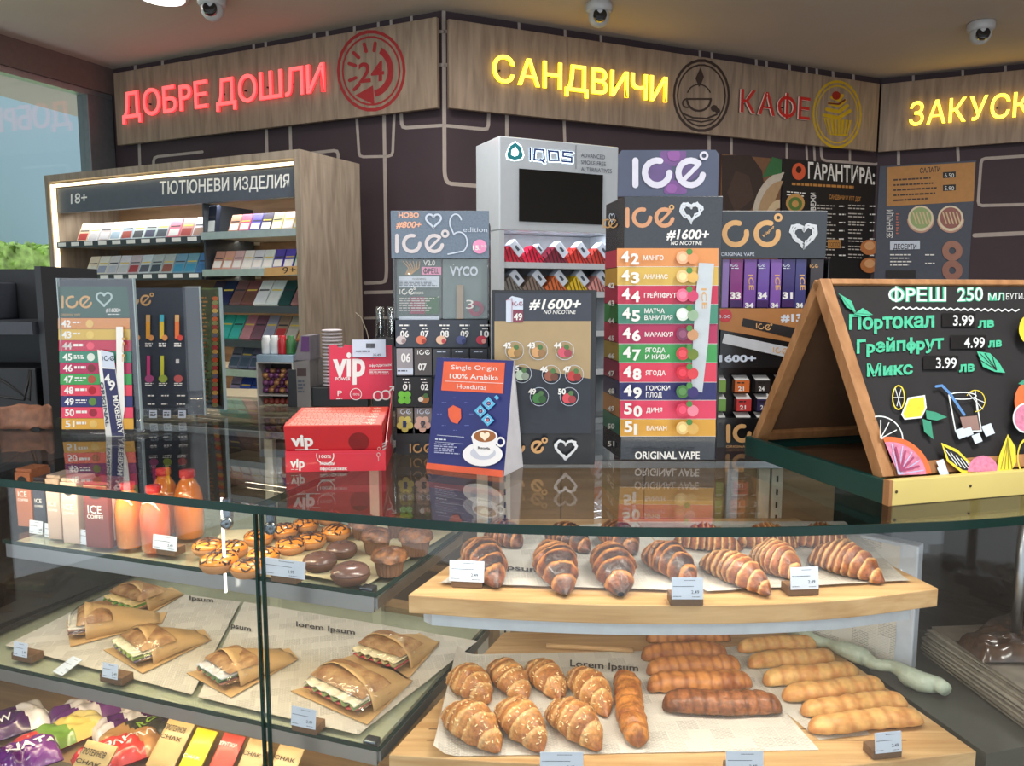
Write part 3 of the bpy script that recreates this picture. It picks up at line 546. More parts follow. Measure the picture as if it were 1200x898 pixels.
def ribbon(path, d, z0, z1, m, name, parent):
    o2 = offs(path, d); mb = MB()
    for i in range(len(path)-1):
        a, b, c, e = path[i], path[i+1], o2[i+1], o2[i]
        mb.raw([(*a, z0), (*b, z0), (*c, z0), (*e, z0), (*a, z1), (*b, z1), (*c, z1), (*e, z1)], [(0, 3, 2, 1), (4, 5, 6, 7), (0, 1, 5, 4), (3, 7, 6, 2)] + ([(0, 4, 7, 3)] if i == 0 else []) + ([(1, 2, 6, 5)] if i == len(path)-2 else []))
    return mb.build(name, m, parent, world=parent == case)
for pth, pr in ((FL, tl), (FR, tr)):
    o = ribbon(offs(pth, -.0012), .0024, ZT-.0122, ZT+.0002, GREEN_EDGE, 'polished_edge', None); o.parent = pr; o.location = -MW[case].translation
sa, sb = V((*SEAM, 0)), V((-.049, 2.03, 0)); n_ = (sb-sa).normalized().cross(V((0, 0, 1)))*.0016
o = MB().extr([sa+n_+V((0, 0, ZT-.0101)), sb+n_+V((0, 0, ZT-.0101)), sb+n_+V((0, 0, ZT+.0001)), sa+n_+V((0, 0, ZT+.0001))], -n_*1.0).build('seam_edge', GREEN_EDGE, None); o.parent = tl; o.location = -MW[case].translation
FLi = offs(FL, .014); FRi = offs(FR, .014)
ribbon([FLi[0], (FLi[1][0]-.004, FLi[1][1]+.0015)], .005, .50, ZT-.0125, GLASS, 'front_glass', case); ribbon([(FRi[0][0]+.004, FRi[0][1]-.0015)]+FRi[1:], .005, .50, ZT-.0125, GLASS, 'front_glass', case)
for dx in (-.0055, .0045):
    MB().obox((FRi[0][0]+dx, FRi[0][1]-dx*.34+.002, (ZT-.0115+.5)/2), (.0035, .0062, ZT-.0115-.5), (0, 0, rad(-19))).build('pane_edge', GREEN_EDGE, case, world=True)
CREAM = mat((206, 200, 180), .5, name='cream_post'); DKW = mat((38, 34, 32), .5, name='dark_interior'); DMIR = mat((26, 25, 24), .08, spec=.5, var=.3, scale=6, name='dark_mirror')
INW = wood((146, 118, 84), (178, 148, 108), (3, 40, 40), .6, 'interior_wood'); CLIP = mat((110, 120, 130), .25, metal=.9, name='chrome')
def lbox(name, m, x0, x1, y0, y1, z0, z1, bevel=0):
    b = MB(); b.T = LM.copy(); b.box(x0, x1, y0, y1, z0, z1); return b.build(name, m, case, world=True, bevel=bevel)
# left wing: two glass shelves on steel rails, floor, back and side
for z, y1, x0 in ((Z1, .33, -.75), (Z2, .47, -1.15)):
    lbox('glass_shelf', glassy((.93, .97, .95), mn=.0, name='shelf_glass'), x0, 0, .0, y1, z-.007, z); lbox('shelf_edge', GREEN_EDGE, x0, 0, -.0015, 0, z-.007, z); lbox('shelf_edge', GREEN_EDGE, 0, .0015, 0, y1, z-.007, z)
    if z == Z1: lbox('glass_shelf_backing', mat((196, 190, 172), .6), x0+.01, -.01, .012, y1-.01, z-.012, z-.0075)
    lbox('shelf_rail', STEEL, x0, -.006, .004, .010, z-.034, z-.008, .0008); lbox('rail_bracket', STEEL, -.014, -.002, .01, y1, z-.03, z-.013); lbox('rail_bracket', STEEL, x0, x0+.012, .01, y1, z-.03, z-.013)
    lbox('corner_clip', CLIP, -.03, -.008, .004, .022, z-.009, z+.003, .002)
lbox('shelf_backing', mat((214, 206, 184), .6, name='shelf_board'), -1.14, -.012, .012, .46, Z2-.013, Z2-.0075)
lbox('case_floor', INW, -1.25, .05, -.03, .62, Z3-.03, Z3); lbox('back_panel', INW, -1.25, .02, .60, .62, Z3, Z2-.04)
lbox('back_panel', mat((74, 62, 50), .35, name='tinted_door'), -1.25, .02, .60, .62, Z2-.04, 1.25); lbox('back_rail', ALU, -1.25, .02, .585, .60, 1.252, 1.266)
for x in (-.62, -.33, .0): lbox('slotted_upright', CREAM, x-.012, x+.012, .583, .598, Z3, 1.25)
for x in (-.63, -.30): lbox('door_handle', mat((120, 96, 70), .5), x+.05, x+.24, .588, .598, Z2+.045, Z2+.06)
lbox('side_panel', DMIR, -.905, -.90, .0, .60, Z2+.012, 1.25); lbox('side_panel', INW, -1.25, -1.24, -.02, .60, Z3, Z2-.04)
lbox('dark_ledge', DKW, -1.15, -.905, .0, .5, Z2+.001, Z2+.02)
lbox('led_tube', mat((255, 250, 236), .5, emit=2.2, name='lit_tube'), -.2605, -.2575, -.012, -.009, Z1-.03, ZT-.012)
for px, py in ((266, 613), (317, 619)):                  # round glass clamps by the seam
    q = PY(px, py, 1.14 if px < 300 else 1.11); b = MB(); b.T = Matrix.Translation(q) @ Matrix.Rotation(rad(90), 4, 'X') @ Matrix.Rotation(rad(19), 4, 'Y')
    b.lathe([(.0, -.006), (.0095, -.006), (.0095, .004), (.007, .008), (.003, .0085), (0, .006)], 20); b.build('glass_clamp', CLIP, case, world=True)
    bx('clamp_arm', CLIP, q.x-.006, q.x+.006, q.y, q.y+.012, q.z+.004, ZT-.0105, case, world=True)
# right wing
def arc_front(pts): return spl(pts, 6)
R1F = [(-.151, 1.073), (.03, 1.045), (.239, 1.034), (.45, 1.05), (.633, 1.097)]
R2F = [(-.182, 1.062), (.03, 1.04), (.25, 1.03), (.47, 1.035), (.69, 1.07)]
PINE = wood((186, 144, 92), (214, 178, 128), (5, 70, 70), .5, 'pine', knots=True); METW = mat((198, 206, 214), .45, metal=.2, name='light_steel')
sh1 = MB().prism(offs(arc_front(R1F), .018)[1:-1]+[(.60, 1.112), (.54, 1.44), (-.02, 1.44), (-.132, 1.10)], Z1-.052, Z1-.030).build('shelf_plate', METW, case, world=True)
sh2 = MB().prism(offs(arc_front(R2F), .018)[1:-1]+[(.66, 1.10), (.57, 1.50), (-.02, 1.46), (-.16, 1.10)], Z2-.052, Z2-.030).build('shelf_plate', METW, case, world=True)
bd1 = MB().prism(arc_front(R1F)+[(.555, 1.46), (-.0, 1.45)], Z1-.028, Z1).build('serving_board', PINE, None, bevel=.0015)
tag(bd1, 'upper pine serving board with a curved front under the dark croissants', 'board'); 
bd2 = MB().prism(arc_front(R2F)+[(.585, 1.52), (-.017, 1.475)], Z2-.028, Z2).build('serving_board', PINE, None, bevel=.0015)
tag(bd2, 'lower pine serving board with a curved front under the golden pastries', 'board')
RX = (-.06, .62)
bx('back_panel', INW, -.04, .66, 1.535, 1.55, Z3, 1.25, case, world=True); bx('back_rail', STEEL, -.04, .66, 1.515, 1.533, 1.252, 1.266, case, world=True)
for px in (566, 592, 852, 888, 903):
    x = PY(px, 735, 1.525).x; u = bx('slotted_upright', CREAM if px != 852 else METW, x-.011, x+.011, 1.52, 1.534, Z3, 1.25, case, world=True)
    if px in (592, 903):
        s_ = MB()
        for i in range(20): s_.box(x-.002, x+.002, 1.519, 1.5199, Z3+.02+i*.027, Z3+.032+i*.027)
        s_ = s_.build('slot', BLACK, None); s_.parent = u; s_.location = -MW[case].translation; s_['kind'] = 'stuff'
for x in (.1, .27, .44): bx('panel_joint', mat((110, 88, 62), .6), x-.001, x+.001, 1.5335, 1.5345, Z3, 1.25, case, world=True)
LEDG = mat((70, 72, 66), .5, name='grey_ledge')
MB().prism([(.705, 1.07), (.60, 1.53), (.66, 1.55), (1.35, 1.32), (1.15, 1.19)], Z2-.05, Z2-.004).build('side_ledge', LEDG, case, world=True)
MB().prism([(.66, 1.55), (1.35, 1.32), (1.353, 1.33), (.663, 1.56)], Z2-.004, 1.27).build('side_panel', DMIR, case, world=True)
MB().prism([(-.26, 1.11), (.0, 1.10), (.69, 1.09), (.66, 1.55), (-.03, 1.535), (-.10, 1.5)], Z3-.03, Z3).build('case_floor', DKW, case, world=True)
q = PY(1192, 720, 1.30); MB().lathe([(.009, 0), (.009, .36)], 16, (q.x, q.y, Z2-.003)).build('steel_post', STEEL, case, world=True)
ribbon(offs(FL, .05), .5, 0.0, .66, mat((60, 56, 52), .5), 'case_body', case); 
MB().prism(offs(FR, .05)+[(1.2, 1.7), (-.02, 1.7)], 0, .655).build('case_body', mat((60, 56, 52), .5), case, world=True)
# worktop behind the glass, on which the back row stands
bw = thing('back_worktop', 'beige edged worktop running behind the glass counter on the left', 'worktop', (-.8, 2.02, 0), rad(-8))
bx('top', mat((172, 160, 134), .5, name='beige_laminate'), -.8, 1.0, .0, .5, 1.27, ZT-.0125, bw); bx('edge_band', mat((150, 140, 118), .4), -.8, 1.0, -.003, 0, 1.262, ZT-.0125, bw)
bx('worktop_base', DKW, -.78, .98, .02, .5, 0, 1.27, bw)
# ---------------------------------------------------------------- newspaper sheets under the food
NP = newsprint(rad(-4)); NPL = newsprint(rad(-14)); NP2 = newsprint(rad(3))
def sheet(label, corners, z, m, seed=0, wob=.0012, world=True, texts=(), name='newspaper_sheet', group=None, curl=()):
    """corners: pixel corners tl,tr,br,bl on height z"""
    c = [PZ(px, py, z) for px, py in corners]; R_ = random.Random(seed); mb = MB()
    def f(u, v):
        p = (c[0]*(1-u)+c[1]*u)*(1-v)+(c[3]*(1-u)+c[2]*u)*v
        h = .0006+wob*(.5+.5*noise.noise(V((p.x*30+seed, p.y*30, 0))))
        if 'l' in curl: h += .018*max(0, (.06-u)/.06)**2
        if 'f' in curl: h += .004*max(0, (v-.93)/.07)
        return (p.x, p.y, z+h)
    mb.grid(f, 36, 24); ctr = sum(c, V())/4
    t = thing(name, label, 'newspaper', (ctr.x, ctr.y, z), 0, group); mb.build('paper', m, t, world=True)
    if texts:
        p = Pr((0, 0, z+.0022+wob), (0, 0, 1), t, off=0)
        for s_, x0, y0, x1, y1, h in texts: p.text(s_, x0, y0, x1, h, INKB, y1=y1, bold=.02)
        p.done('headline')
    return t
INKB = mat((58, 54, 50), .7, name='ink')
sheet('newspaper sheet lining the upper pine board under the dark croissants', [(585, 622), (745, 612), (825, 697), (515, 687)], Z1, NP, 1, texts=[('ipsum', 590, 667, 634, 671, 6)], curl='f')
sheet('newspaper sheet lining the right half of the upper pine board', [(746, 612), (990, 612), (1066, 684), (828, 697)], Z1, NP2, 2, curl='f')
sheet('newspaper sheet lining the lower pine board under the crumbed croissants', [(536, 768), (855, 762), (960, 880), (508, 888)], Z2, NP, 3, texts=[('Lorem Ipsum', 668, 781, 748, 787, 8)], curl='l')
sheet('newspaper sheet under the pale rolls on the lower pine board', [(830, 762), (905, 752), (1020, 862), (960, 868)], Z2, NP2, 4)
sheet('newspaper sheet lining the sandwich shelf on the left', [(144, 688), (282, 706), (225, 815), (6, 757)], Z2, NPL, 5, texts=[('Ipsum', 222, 703, 250, 706, 5), ('Ipsum', 268, 735, 294, 740, 6)])
sheet('newspaper sheet lining the right end of the sandwich shelf', [(286, 706), (560, 752), (420, 862), (232, 818)], Z2, NPL, 6, texts=[('lorem Ipsum', 347, 734, 416, 744, 6)])
sheet('cream paper sheet lining the upper left shelf under the doughnuts', [(262, 622), (548, 612), (428, 688), (236, 652)], Z1, mat((206, 196, 160), .8, name='cream_paper'), 7, name='paper_liner')
# ---------------------------------------------------------------- right side clutter: papered post, cling film roll, paper stack
t = thing('papered_block', 'upright block wrapped in newspaper behind the pale rolls', 'block', (.577, 1.45, Z2-.004), math.atan2(-.134, .143))
bx('block', mat((196, 204, 214), .6), 0, .196, 0, .03, 0, .235, t, .003); 
b = MB(); b.grid(lambda u, v: (.002+.165*u, -.0025-.0015*sin(u*9+v*5), .002+.228*v), 12, 10); b.build('newspaper_wrap', newsprint(0, up=rad(90)), t); MB().grid(lambda u, v: (-.004+.2*u, -.008-.004*sin(u*20+v*9), .12+.12*v), 14, 10).build('clear_film', FILM, t)
a_, b_ = PZ(925, 737, Z2+.016), PZ(1108, 808, Z2+.016); path = [a_.lerp(b_, i/22)+V((.006*sin(i*1.3), .004*cos(i*2.1), .002*sin(i*.9))) for i in range(23)]
tag(MB().tube(path, lambda u: .011+.0035*sin(u*17)+.004*u, 12).build('twisted_bag', mat((182, 194, 174), .45, bump=.8, scale=120, name='bag_film'), None), 'pale green twisted plastic bag lying beside the pale rolls', 'bag')
R = random.Random(3); st = thing('newspaper_stack', 'stack of thin folded newspapers at the far right of the case', 'newspaper', (.785, 1.12, Z2-.003), rad(6))
for i in range(13): MB().obox((.16+R.uniform(-.008, .008), .13+R.uniform(-.006, .006), .0023+i*.0043), (.27, .27, .0034), (0, 0, R.uniform(-.03, .03))).build('folded_paper', mat((168, 160, 146) if i % 2 else (134, 126, 114), .8, var=.2, scale=30), st)
for i, (x_, y_, l_) in enumerate(((.03, .14, 'nearest'), (.10, .20, 'rear'), (.16, .10, 'right'))):
    t = thing('wrapped_packet', 'dark brown film wrapped packet on the newspaper stack, %s one' % l_, 'packet', MW[st] @ V((x_+.05, y_, .0595)), .5*i)
    MB().grid(lambda u, v: ((-.5+u)*.12, (-.5+v)*.08, .004+.026*(max(0, 1-(2*u-1)**4)*max(0, 1-(2*v-1)**4))**.5*(1+.4*noise.noise(V((u*5+i, v*4, 0))))), 16, 12).build('packet_body', mat((72, 52, 40), .25, var=.5, scale=40, coat=.6, name='brown_film'), t)
for y_ in (1.098, 1.128): 
    o = bx('board_joint', mat((120, 88, 54), .7), -.13, .60, y_, y_+.0022, Z2, Z2+.0004, None); o.parent = bd2
# ---------------------------------------------------------------- goods standing on the glass counter
GAP = .0005
def at(px, py, z=ZT): p = PZ(px, py, z); return V((p.x, p.y, z+GAP))
def stand(label, loc, rz, w, h, mprint, design, base='oval', d=.07, curve=.012):
    t = thing('menu_stand', label, 'menu stand', loc, rz)
    if base == 'oval': MB().lathe([(1, 0), (1.0, .006), (.96, .009)], 36).build('acrylic_base', ACRYL, t).scale = (w/2+.012, d/2, 1)
    else: bx('acrylic_base', ACRYL, -w/2-.004, w/2+.004, -.004, d, 0, .006, t)
    bx('print_sheet', mprint, -w/2+.004, w/2-.004, .0, .0012, .012, h-.004, t)
    bx('acrylic_pocket', ACRYL, -w/2, w/2, -.004, -.0022, .0095, h, t); bx('acrylic_back', ACRYL, -w/2, w/2, .003, .005, .0095, h, t)
    for x in (-w/2-.0005, w/2-.0015): bx('acrylic_edge', mat((176, 196, 202), .1, alpha=.75, name='acrylic_rim'), x, x+.002, -.0045, .0052, .0095, h, t)
    p = Pr(*frame(t), t, off=.0004); design(p); p.done(); return t
GOLD = mat((212, 166, 110), .5, name='copper_print'); SL = mat((58, 64, 76), .45, name='slate_card')
BANDS = [(42, (222, 150, 90), ''), (43, (214, 180, 90), ''), (44, (196, 54, 84), 'ГРЕЙПФРУТ'), (45, (70, 138, 116), 'МАТЧА ВАНИЛИЯ'), (46, (176, 50, 92), 'МАРАКУЯ'), (47, (66, 156, 84), 'ЯГОДА И КИВИ'), (48, (220, 66, 92), 'ЯГОДА'), (49, (48, 50, 108), 'ГОРСКИ ПЛОД'), (50, (226, 70, 102), 'ДИНЯ'), (51, (222, 168, 68), 'БАНАН')]
def bm_(c): return mat(c, .4, var=.02, name='band_print')
def d1(p):
    DG = mat((54, 92, 84), .45)
    p.rect(67, 336, 149, 372, DG, dx=3); ice(p, 72, 354, 15, GOLD, deg=False, gapx=.95); p.line([(x, y) for x, y in heart(122, 350, 9)], 2.2, mat((180, 200, 200), .5), True)
    p.text('ORIGINAL VAPE', 71, 370, 94, 2.6, GOLD).text('#1600+', 124, 366, 142, 5, WHITE, bold=.02).small(126, 368, 141, 370, WHITE, 1)
    for i, (n, c, s) in enumerate(BANDS):
        y = 373+i*13.05; x = 68+i*.5; p.rect(x, y, x+84, y+12.7, bm_(c)); p.text(str(n), x+4, y+10.2, x+15, 8, WHITE, bold=.03)
        if s: p.small(x+17, y+4, x+31, y+10, WHITE, 2 if ' ' in s else 1)
        else: p.small(x+17, y+4, x+29, y+8, WHITE, 1)
        p.disc(x+37, y+6.5, 4.6, mat(((226, 190, 120), (230, 200, 110), (220, 100, 120), (216, 226, 216), (120, 50, 60), (170, 80, 60), (170, 20, 40), (90, 130, 60), (150, 40, 60), (226, 190, 110))[i], .5))
    p.rect(73, 504, 157, 509, BLACK)
    p.poly([(136, 383), (144, 383), (146, 480), (141, 512), (137, 470)], WHITE); p.text('ICE', 143, 396, 143, 4, GOLD, y1=424, up=(1, 0), bold=.02)
    p.poly([(114, 410), (133, 414), (146, 512), (124, 512)], WHITE).poly([(120, 432), (135, 433), (145, 511), (131, 511)], mat((44, 46, 92), .4))
    p.poly([(118, 410), (133, 414), (135, 432), (120, 430)], CARD); ice(p, 119.5, 420, 6, INK, deg=False)
    p.text('4', 122, 449, 129, 11, WHITE, bold=.03).text('9', 127, 457, 135, 11, WHITE, bold=.03).text('MIXBERRY', 132, 464, 139, 6, WHITE, y1=509, up=(1, -.15), bold=.02)
    p.text('ORIGINAL', 117, 448, 124, 4, INK, y1=500, up=(1, -.15), bold=.03)
b1 = (at(72, 513)+at(157, 512))/2; stand('curved acrylic stand with rainbow numbered flavour list, leftmost on the counter', b1+V((0, .03, 0)), rad(2), .158, .333, SL, d1)
def d2(p):
    ice(p, 146, 352, 13, GOLD, gapx=.95); 
    for i, (x, c) in enumerate(((155, (214, 180, 60)), (171, (226, 160, 60)), (187, (222, 190, 70)), (205, (230, 120, 60)))):
        p.rect(x, 369, x+5, 397, mat(c, .4)).rect(x, 369, x+5, 377, GOLD if i != 2 else mat((70, 170, 190), .4)); p.disc(x+6, 396, 3.4, mat((210, 70, 60) if i > 2 else (220, 150, 90), .5)).small(x-1, 402, x+9, 408, WHITE, 2)
        if i: p.rect(x+1, 417 if i < 3 else 421, x+5, 441 if i < 3 else 426, mat(((0, 0, 0), (190, 60, 120), (200, 200, 70), (200, 200, 200))[i], .4))
        p.disc(x+4, 444, 4.4, mat(((200, 60, 60), (160, 70, 120), (150, 170, 70), (190, 90, 90))[i], .5), 0, 1.2).small(x-1, 449, x+9, 453, WHITE, 2)
        p.small(x+2, 463, x+12, 466, WHITE, 1).small(x+2, 473, x+12, 476, WHITE, 1).rect(x+4, 481, x+13, 490, CARD).small(x+5, 483, x+12, 489, SL, 3)
b2 = (at(158, 494)+at(236, 491))/2; stand('slate acrylic menu stand with rows of tiny vape pictures, behind the rainbow one', b2+V((0, 0, 0)), rad(8), .172, .318, SL, d2, base='flat', d=.05)
def d3(p):
    R_ = random.Random(4)
    for i in range(27):
        y = 348+i*4.8; p.small(231, y, 244, y+2.4, mat((180, 110, 60), .6), 1, 0, .8, i)
        p.disc(252, y+2, 2.6, mat(((210, 90, 50), (150, 140, 90), (190, 60, 70), (220, 170, 90), (120, 110, 130))[i % 5], .5), 0, 1.4)
b3 = (at(230, 486)+at(262, 482))/2; stand('narrow turned acrylic stand with a dark brown flavour list, rightmost of the three', b3+V((.0, .0, 0)), rad(-24), .105, .315, mat((48, 36, 32), .5), d3, base='flat', d=.04)
# ---- red counter box of slim red packs
f0, f1 = at(335, 554), at(452, 552); dv = f1-f0; vz = math.atan2(dv.y, dv.x); vw = dv.length
vb = thing('counter_display_box', 'red open cardboard counter box with white vip lettering and tall back card', 'box', f0, vz)
REDC = mat((206, 30, 52), .38, var=.03, coat=.2, name='red_card'); REDB = mat((214, 50, 80), .5, var=.02, name='red_back_card'); VD = .175
bx('bottom', REDC, 0, vw, 0, VD, 0, .0015, vb); bx('front_wall', REDC, 0, vw, 0, .0015, .0015, .036, vb); bx('rear_wall', REDC, 0, vw, VD-.0015, VD, .0015, .06, vb)
for x, hk in ((0, .062), (vw-.0015, .115)):
    MB().extr([(x, .0015, .0015), (x, VD-.0015, .0015), (x, VD-.0015, hk), (x, .0015, .037)], (.0015, 0, 0)).build('side_wall', REDC, vb)
h0 = hit(vb, 385, 405, VD); h1 = hit(vb, 465, 402, VD)
b = MB(); xs = [h0.x, h0.x+.012, h0.x+.017, h0.x+.028, h0.x+.034]; top = h0.z
b.extr([(h0.x, VD, .1), (vw, VD, .1), (vw, VD, top), (h0.x+.034, VD, top), (h0.x+.032, VD, top+.003), (h0.x+.026, VD, top-.004), (h0.x+.018, VD, top-.004), (h0.x+.014, VD, top+.002), (h0.x, VD, top)], (0, .0016, 0)); b.build('back_card', REDB, vb)
p = Pr(*frame(vb, VD), vb, off=.001); p.text('vip', 390, 441, 428, 30, WHITE, y1=440, bold=.03, up=(0, -1)).text('POWER', 393, 446, 411, 4, WHITE, bold=.02)
p.text('афродизиак', 433, 430, 459, 3.2, WHITE, y1=429, bold=.01).line([(433, 434), (459, 433.4)], .7, WHITE).small(433, 435.5, 458, 440, WHITE, 2).disc(417, 462, 7, WHITE, 6.2, 1).text('100%', 412.5, 463.5, 421.5, 2.6, WHITE).text('P', 395.5, 464, 401, 6.5, WHITE).small(394, 467, 403, 469, WHITE, 1)
p.disc(443, 464, 6, WHITE, 4.2, 1).disc(452, 463, 6, WHITE, 4.2, 1).line([(456, 459), (461, 454)], 1.6, WHITE).line([(456.5, 453.5), (461.5, 453.5), (461, 458)], 1.2, WHITE); p.done('back_card_print')
p = Pr(*frame(vb), vb, off=.0006); p.text('vip', 340, 548, 357, 11, WHITE, bold=.03).small(341, 550, 353, 551.3, WHITE, 1).text('Мощен', 375, 545, 392, 4, WHITE, bold=.02).text('афродизиак', 375, 551, 406+1, 4, WHITE, bold=.02).line([(336, 532), (452, 531)], .8, REDB)
p.disc(384-3, 536, 0.1, WHITE); p.line(arc(381, 534, 10, 165, 375), 1.0, WHITE).text('100%', 374, 537, 388, 4, WHITE, bold=.01); p.done('front_print')
M_ = MW[vb]; p = Pr(M_ @ V((vw, 0, 0)), M_.to_3x3() @ V((1, 0, 0)), vb, off=.0006); p.text('vip', 457, 522, 461, 16, WHITE, y1=515, up=(0, -1)).small(448, 520, 455, 530, WHITE, 3, -4).disc(443.5, 533, 2.6, WHITE, 1.7, .8).line([(443.5, 535), (443.5, 541)], .8, WHITE).disc(444, 526, 2.2, WHITE, 1.4, .8); p.done('side_print')
PACKR = mat((196, 34, 44), .4, var=.03, coat=.15, name='red_pack'); PACKT = mat((226, 84, 66), .45, var=.03, name='pack_top')
for i in range(6):
    t = thing('slim_pack', 'slim red pack with orange top lettering, %s in the red counter box' % ['frontmost', 'second from front', 'third from front', 'fourth from front', 'fifth from front', 'rearmost'][i], 'pack', M_ @ V((vw/2-.002, .0095+i*.0265, .0155+.0005)), vz, 'slim red packs in the counter box')
    tl_ = rad(15); w = .163; b = MB(); b.T = Matrix.Rotation(tl_, 4, 'X'); b.box(-w/2, w/2, 0, .0185, 0, .066+.001*i); b.build('carton', [PACKR], t, bevel=.0008)
    b = MB(); b.T = Matrix.Rotation(tl_, 4, 'X'); b.box(-w/2+.002, w/2-.002, .0012, .0175, .066+.001*i, .0668+.001*i); b.build('top_print', PACKT, t)
    b = MB(); b.T = Matrix.Rotation(tl_, 4, 'X')
    for r_ in range(3):
        x = -w/2+.006+.002*r_
        while x < w/2-.035:
            l = R.uniform(.003, .009); b.box(x, x+l, .004+r_*.0045, .0055+r_*.0045, .0668+.001*i, .0670+.001*i); x += l+.0015
    vs, fs = textmesh('vip', .03); b.raw([(w/2-.028+v.x*.013, .005+v.y*.013, .0672+.001*i) for v in vs], fs); b.build('top_lettering', mat((246, 196, 176), .5), t)
    if i == 0:
        b = MB(); b.T = Matrix.Rotation(tl_, 4, 'X'); vs, fs = textmesh('vip', .04); b.raw([(-w/2+.012+v.x*.030, -.0006, .030+v.y*.030) for v in vs], fs); b.raw([(-w/2+.016+k*.006, -.0005, z) for k in range(1) for z in (.022,)]+[(-w/2+.055, -.0005, .022), (-w/2+.055, -.0005, .0235), (-w/2+.016, -.0005, .0235)], [(0, 1, 2, 3)]); b.build('front_lettering', WHITE, t)
        b = MB(); b.T = Matrix.Rotation(tl_, 4, 'X'); b.raw([(w/2-.04+.0175*cos(a*pi/12), -.0004, .036+.0175*sin(a*pi/12)) for a in range(24)], [tuple(range(24))]); b.build('dark_seal', mat((128, 18, 26), .4), t)
q = hit(vb, 413, 402, VD-.004); t = thing('price_card', 'white price card with barcode clipped on the red back card', 'price card', M_ @ V((q.x, VD-.0035, q.z-.027)), vz+.02); bx('card', CARD, 0, .062, -.0022, -.001, 0, .033, t)
p = Pr(*frame(t, -.0022), t, off=.0004); 
for i in range(9): p.rect(429+i*1.2, 402.5, 429.8+i*1.2, 408, BLACK)
p.text('35.49', 437, 417.5, 446, 3, INK).small(417, 411, 434, 414, INK, 1).small(434, 420, 441, 422, INK, 1).small(417, 419, 424, 421, INK, 1); p.done('price_print')
# ---- vape display with header on the left of the middle
def boxthing(name, label, pl, pr, d, cat='display', rz=None, y=None):
    a = at(*pl); b = at(*pr); v = b-a; rz = math.atan2(v.y, v.x) if rz is None else rz; return thing(name, label, cat, a, rz), v.length
t, w = boxthing('vape_display', 'grey vape display with silver header and numbered flavours behind the coffee card', (464, 533), (574, 533), .1)
SILV = mat((104, 120, 138), .3, var=.12, scale=300, bump=.3, coat=.3, name='embossed_silver'); DK = mat((34, 36, 42), .4, coat=.1, name='dark_card')
zt = hit(t, 515, 247).z; za = hit(t, 515, 303).z; zb = hit(t, 515, 375).z; zc = hit(t, 515, 408).z
bx('carton', DK, 0, w, .012, .10, 0, zt-.02, t); bx('header_card', SILV, -.002, w, 0, .002, za, zt, t, .0006); bx('front_panel', DK, 0, w, .0, .011, 0, .055, t); bx('middle_panel', SL, 0, w, .0, .011, zc+.002, zb, t)
for x in (0, w-.003): bx('side_rail', DK, x, x+.003, .0, .012, .055, za, t)
bx('lower_panel', DK, .003, w-.003, .006, .011, hit(t, 480, 477).z, hit(t, 480, 444).z, t)
bx('clear_window', FILM, .001, w-.001, -.0012, -.0004, zb+.003, za-.001, t)
p = Pr(*frame(t), t, off=.0006); PK = mat((232, 150, 190), .45); PE = mat((240, 180, 150), .45)
p.text('HOBO', 467, 255, 491, 6, PE, bold=.04).text('#800+', 464, 267, 494, 7.5, PE, bold=.03, shear=.2); ice(p, 463, 285.5, 23, mat((214, 206, 208), .45), w=4.2)
p.line(heart(508, 258, 9), 2.2, CARD, True).line(arc(534, 261, 10, 20, 200, 12, .7)+arc(538, 284, 12, 130, -60, 12, .8)+[(525, 298)], 1.6, CARD).text('edition', 543, 272, 571, 6, CARD).disc(562, 289, 8.4, PK).text('15.', 554, 293, 563, 5.5, WHITE, bold=.03).text('50', 564, 290, 569, 3, WHITE)
p.done('header_print')
p = Pr(*frame(t), t, off=.0006); p.rect(464, 375.6, 571, 407, SL)
for i, n in enumerate(('06', '07', '08', '09', '10')):
    x = 469+i*23.5; p.text(n, x, 395, x+10, 7.5, WHITE, bold=.03).small(x-1, 380.5, x+11, 384, WHITE, 1).small(x+2, 385, x+10, 387, WHITE, 1); p.disc(x+1, 398.5, 5, mat(((200, 190, 190), (220, 120, 90), (230, 190, 160), (80, 90, 140), (200, 60, 80))[i], .5), 0, 1.2).disc(x+4, 400, 2.6, mat(((150, 130, 130), (160, 60, 50), (190, 70, 80), (50, 60, 110), (230, 160, 150))[i], .5))
p.rect(464, 442, 506, 477, BLACK)
for i, n in enumerate(('01', '02')):
    x = 472+i*21; p.text(n, x, 457, x+9, 7, WHITE, bold=.03).small(x, 444, x+9, 446.5, WHITE, 1).small(x+2, 448, x+9, 449.6, WHITE, 1)
for a in range(4): p.disc(474+5*cos(a*pi/2+.8), 466+5*sin(a*pi/2+.8), 4, mat((110, 190, 60), .5))
p.disc(498, 468, 5, mat((170, 110, 60), .5)).disc(493, 468, 3, mat((226, 220, 210), .5)).disc(499, 464, 3, mat((70, 110, 60), .5)); ice(p, 480, 525.5, 11, GOLD); p.done('number_print')
# packs seen in its windows
def small_pack(parent_t, label, px0, px1, pb, ptp, y, c, design=None, dep=.02, grp=None, name='vape_box'):
    a = hit(parent_t, px0, pb, y); b = hit(parent_t, px1, pb, y); z1 = hit(parent_t, px0, ptp, y).z
    o = thing(name, label, 'box', MW[parent_t] @ V((a.x, y, a.z)), parent_t.rotation_euler.z, grp); bx('carton', mat(c, .35, coat=.2, name='vape_carton'), 0, b.x-a.x, 0, dep, 0, z1-a.z, o)
    if design:
        p = Pr(*frame(o), o, off=.0004); design(p); p.done()
    return o
G1 = 'boxes in the silver headed vape display'
small_pack(t, 'pale box numbered six in the second row of the silver headed display', 465, 484, 440, 408.5, .0, (150, 146, 150), lambda p: p.rect(465.5, 432, 484, 439, CARD).text('06', 470, 424, 481, 10, WHITE, bold=.03).small(466, 434, 482, 437, INK, 1), .011, G1)
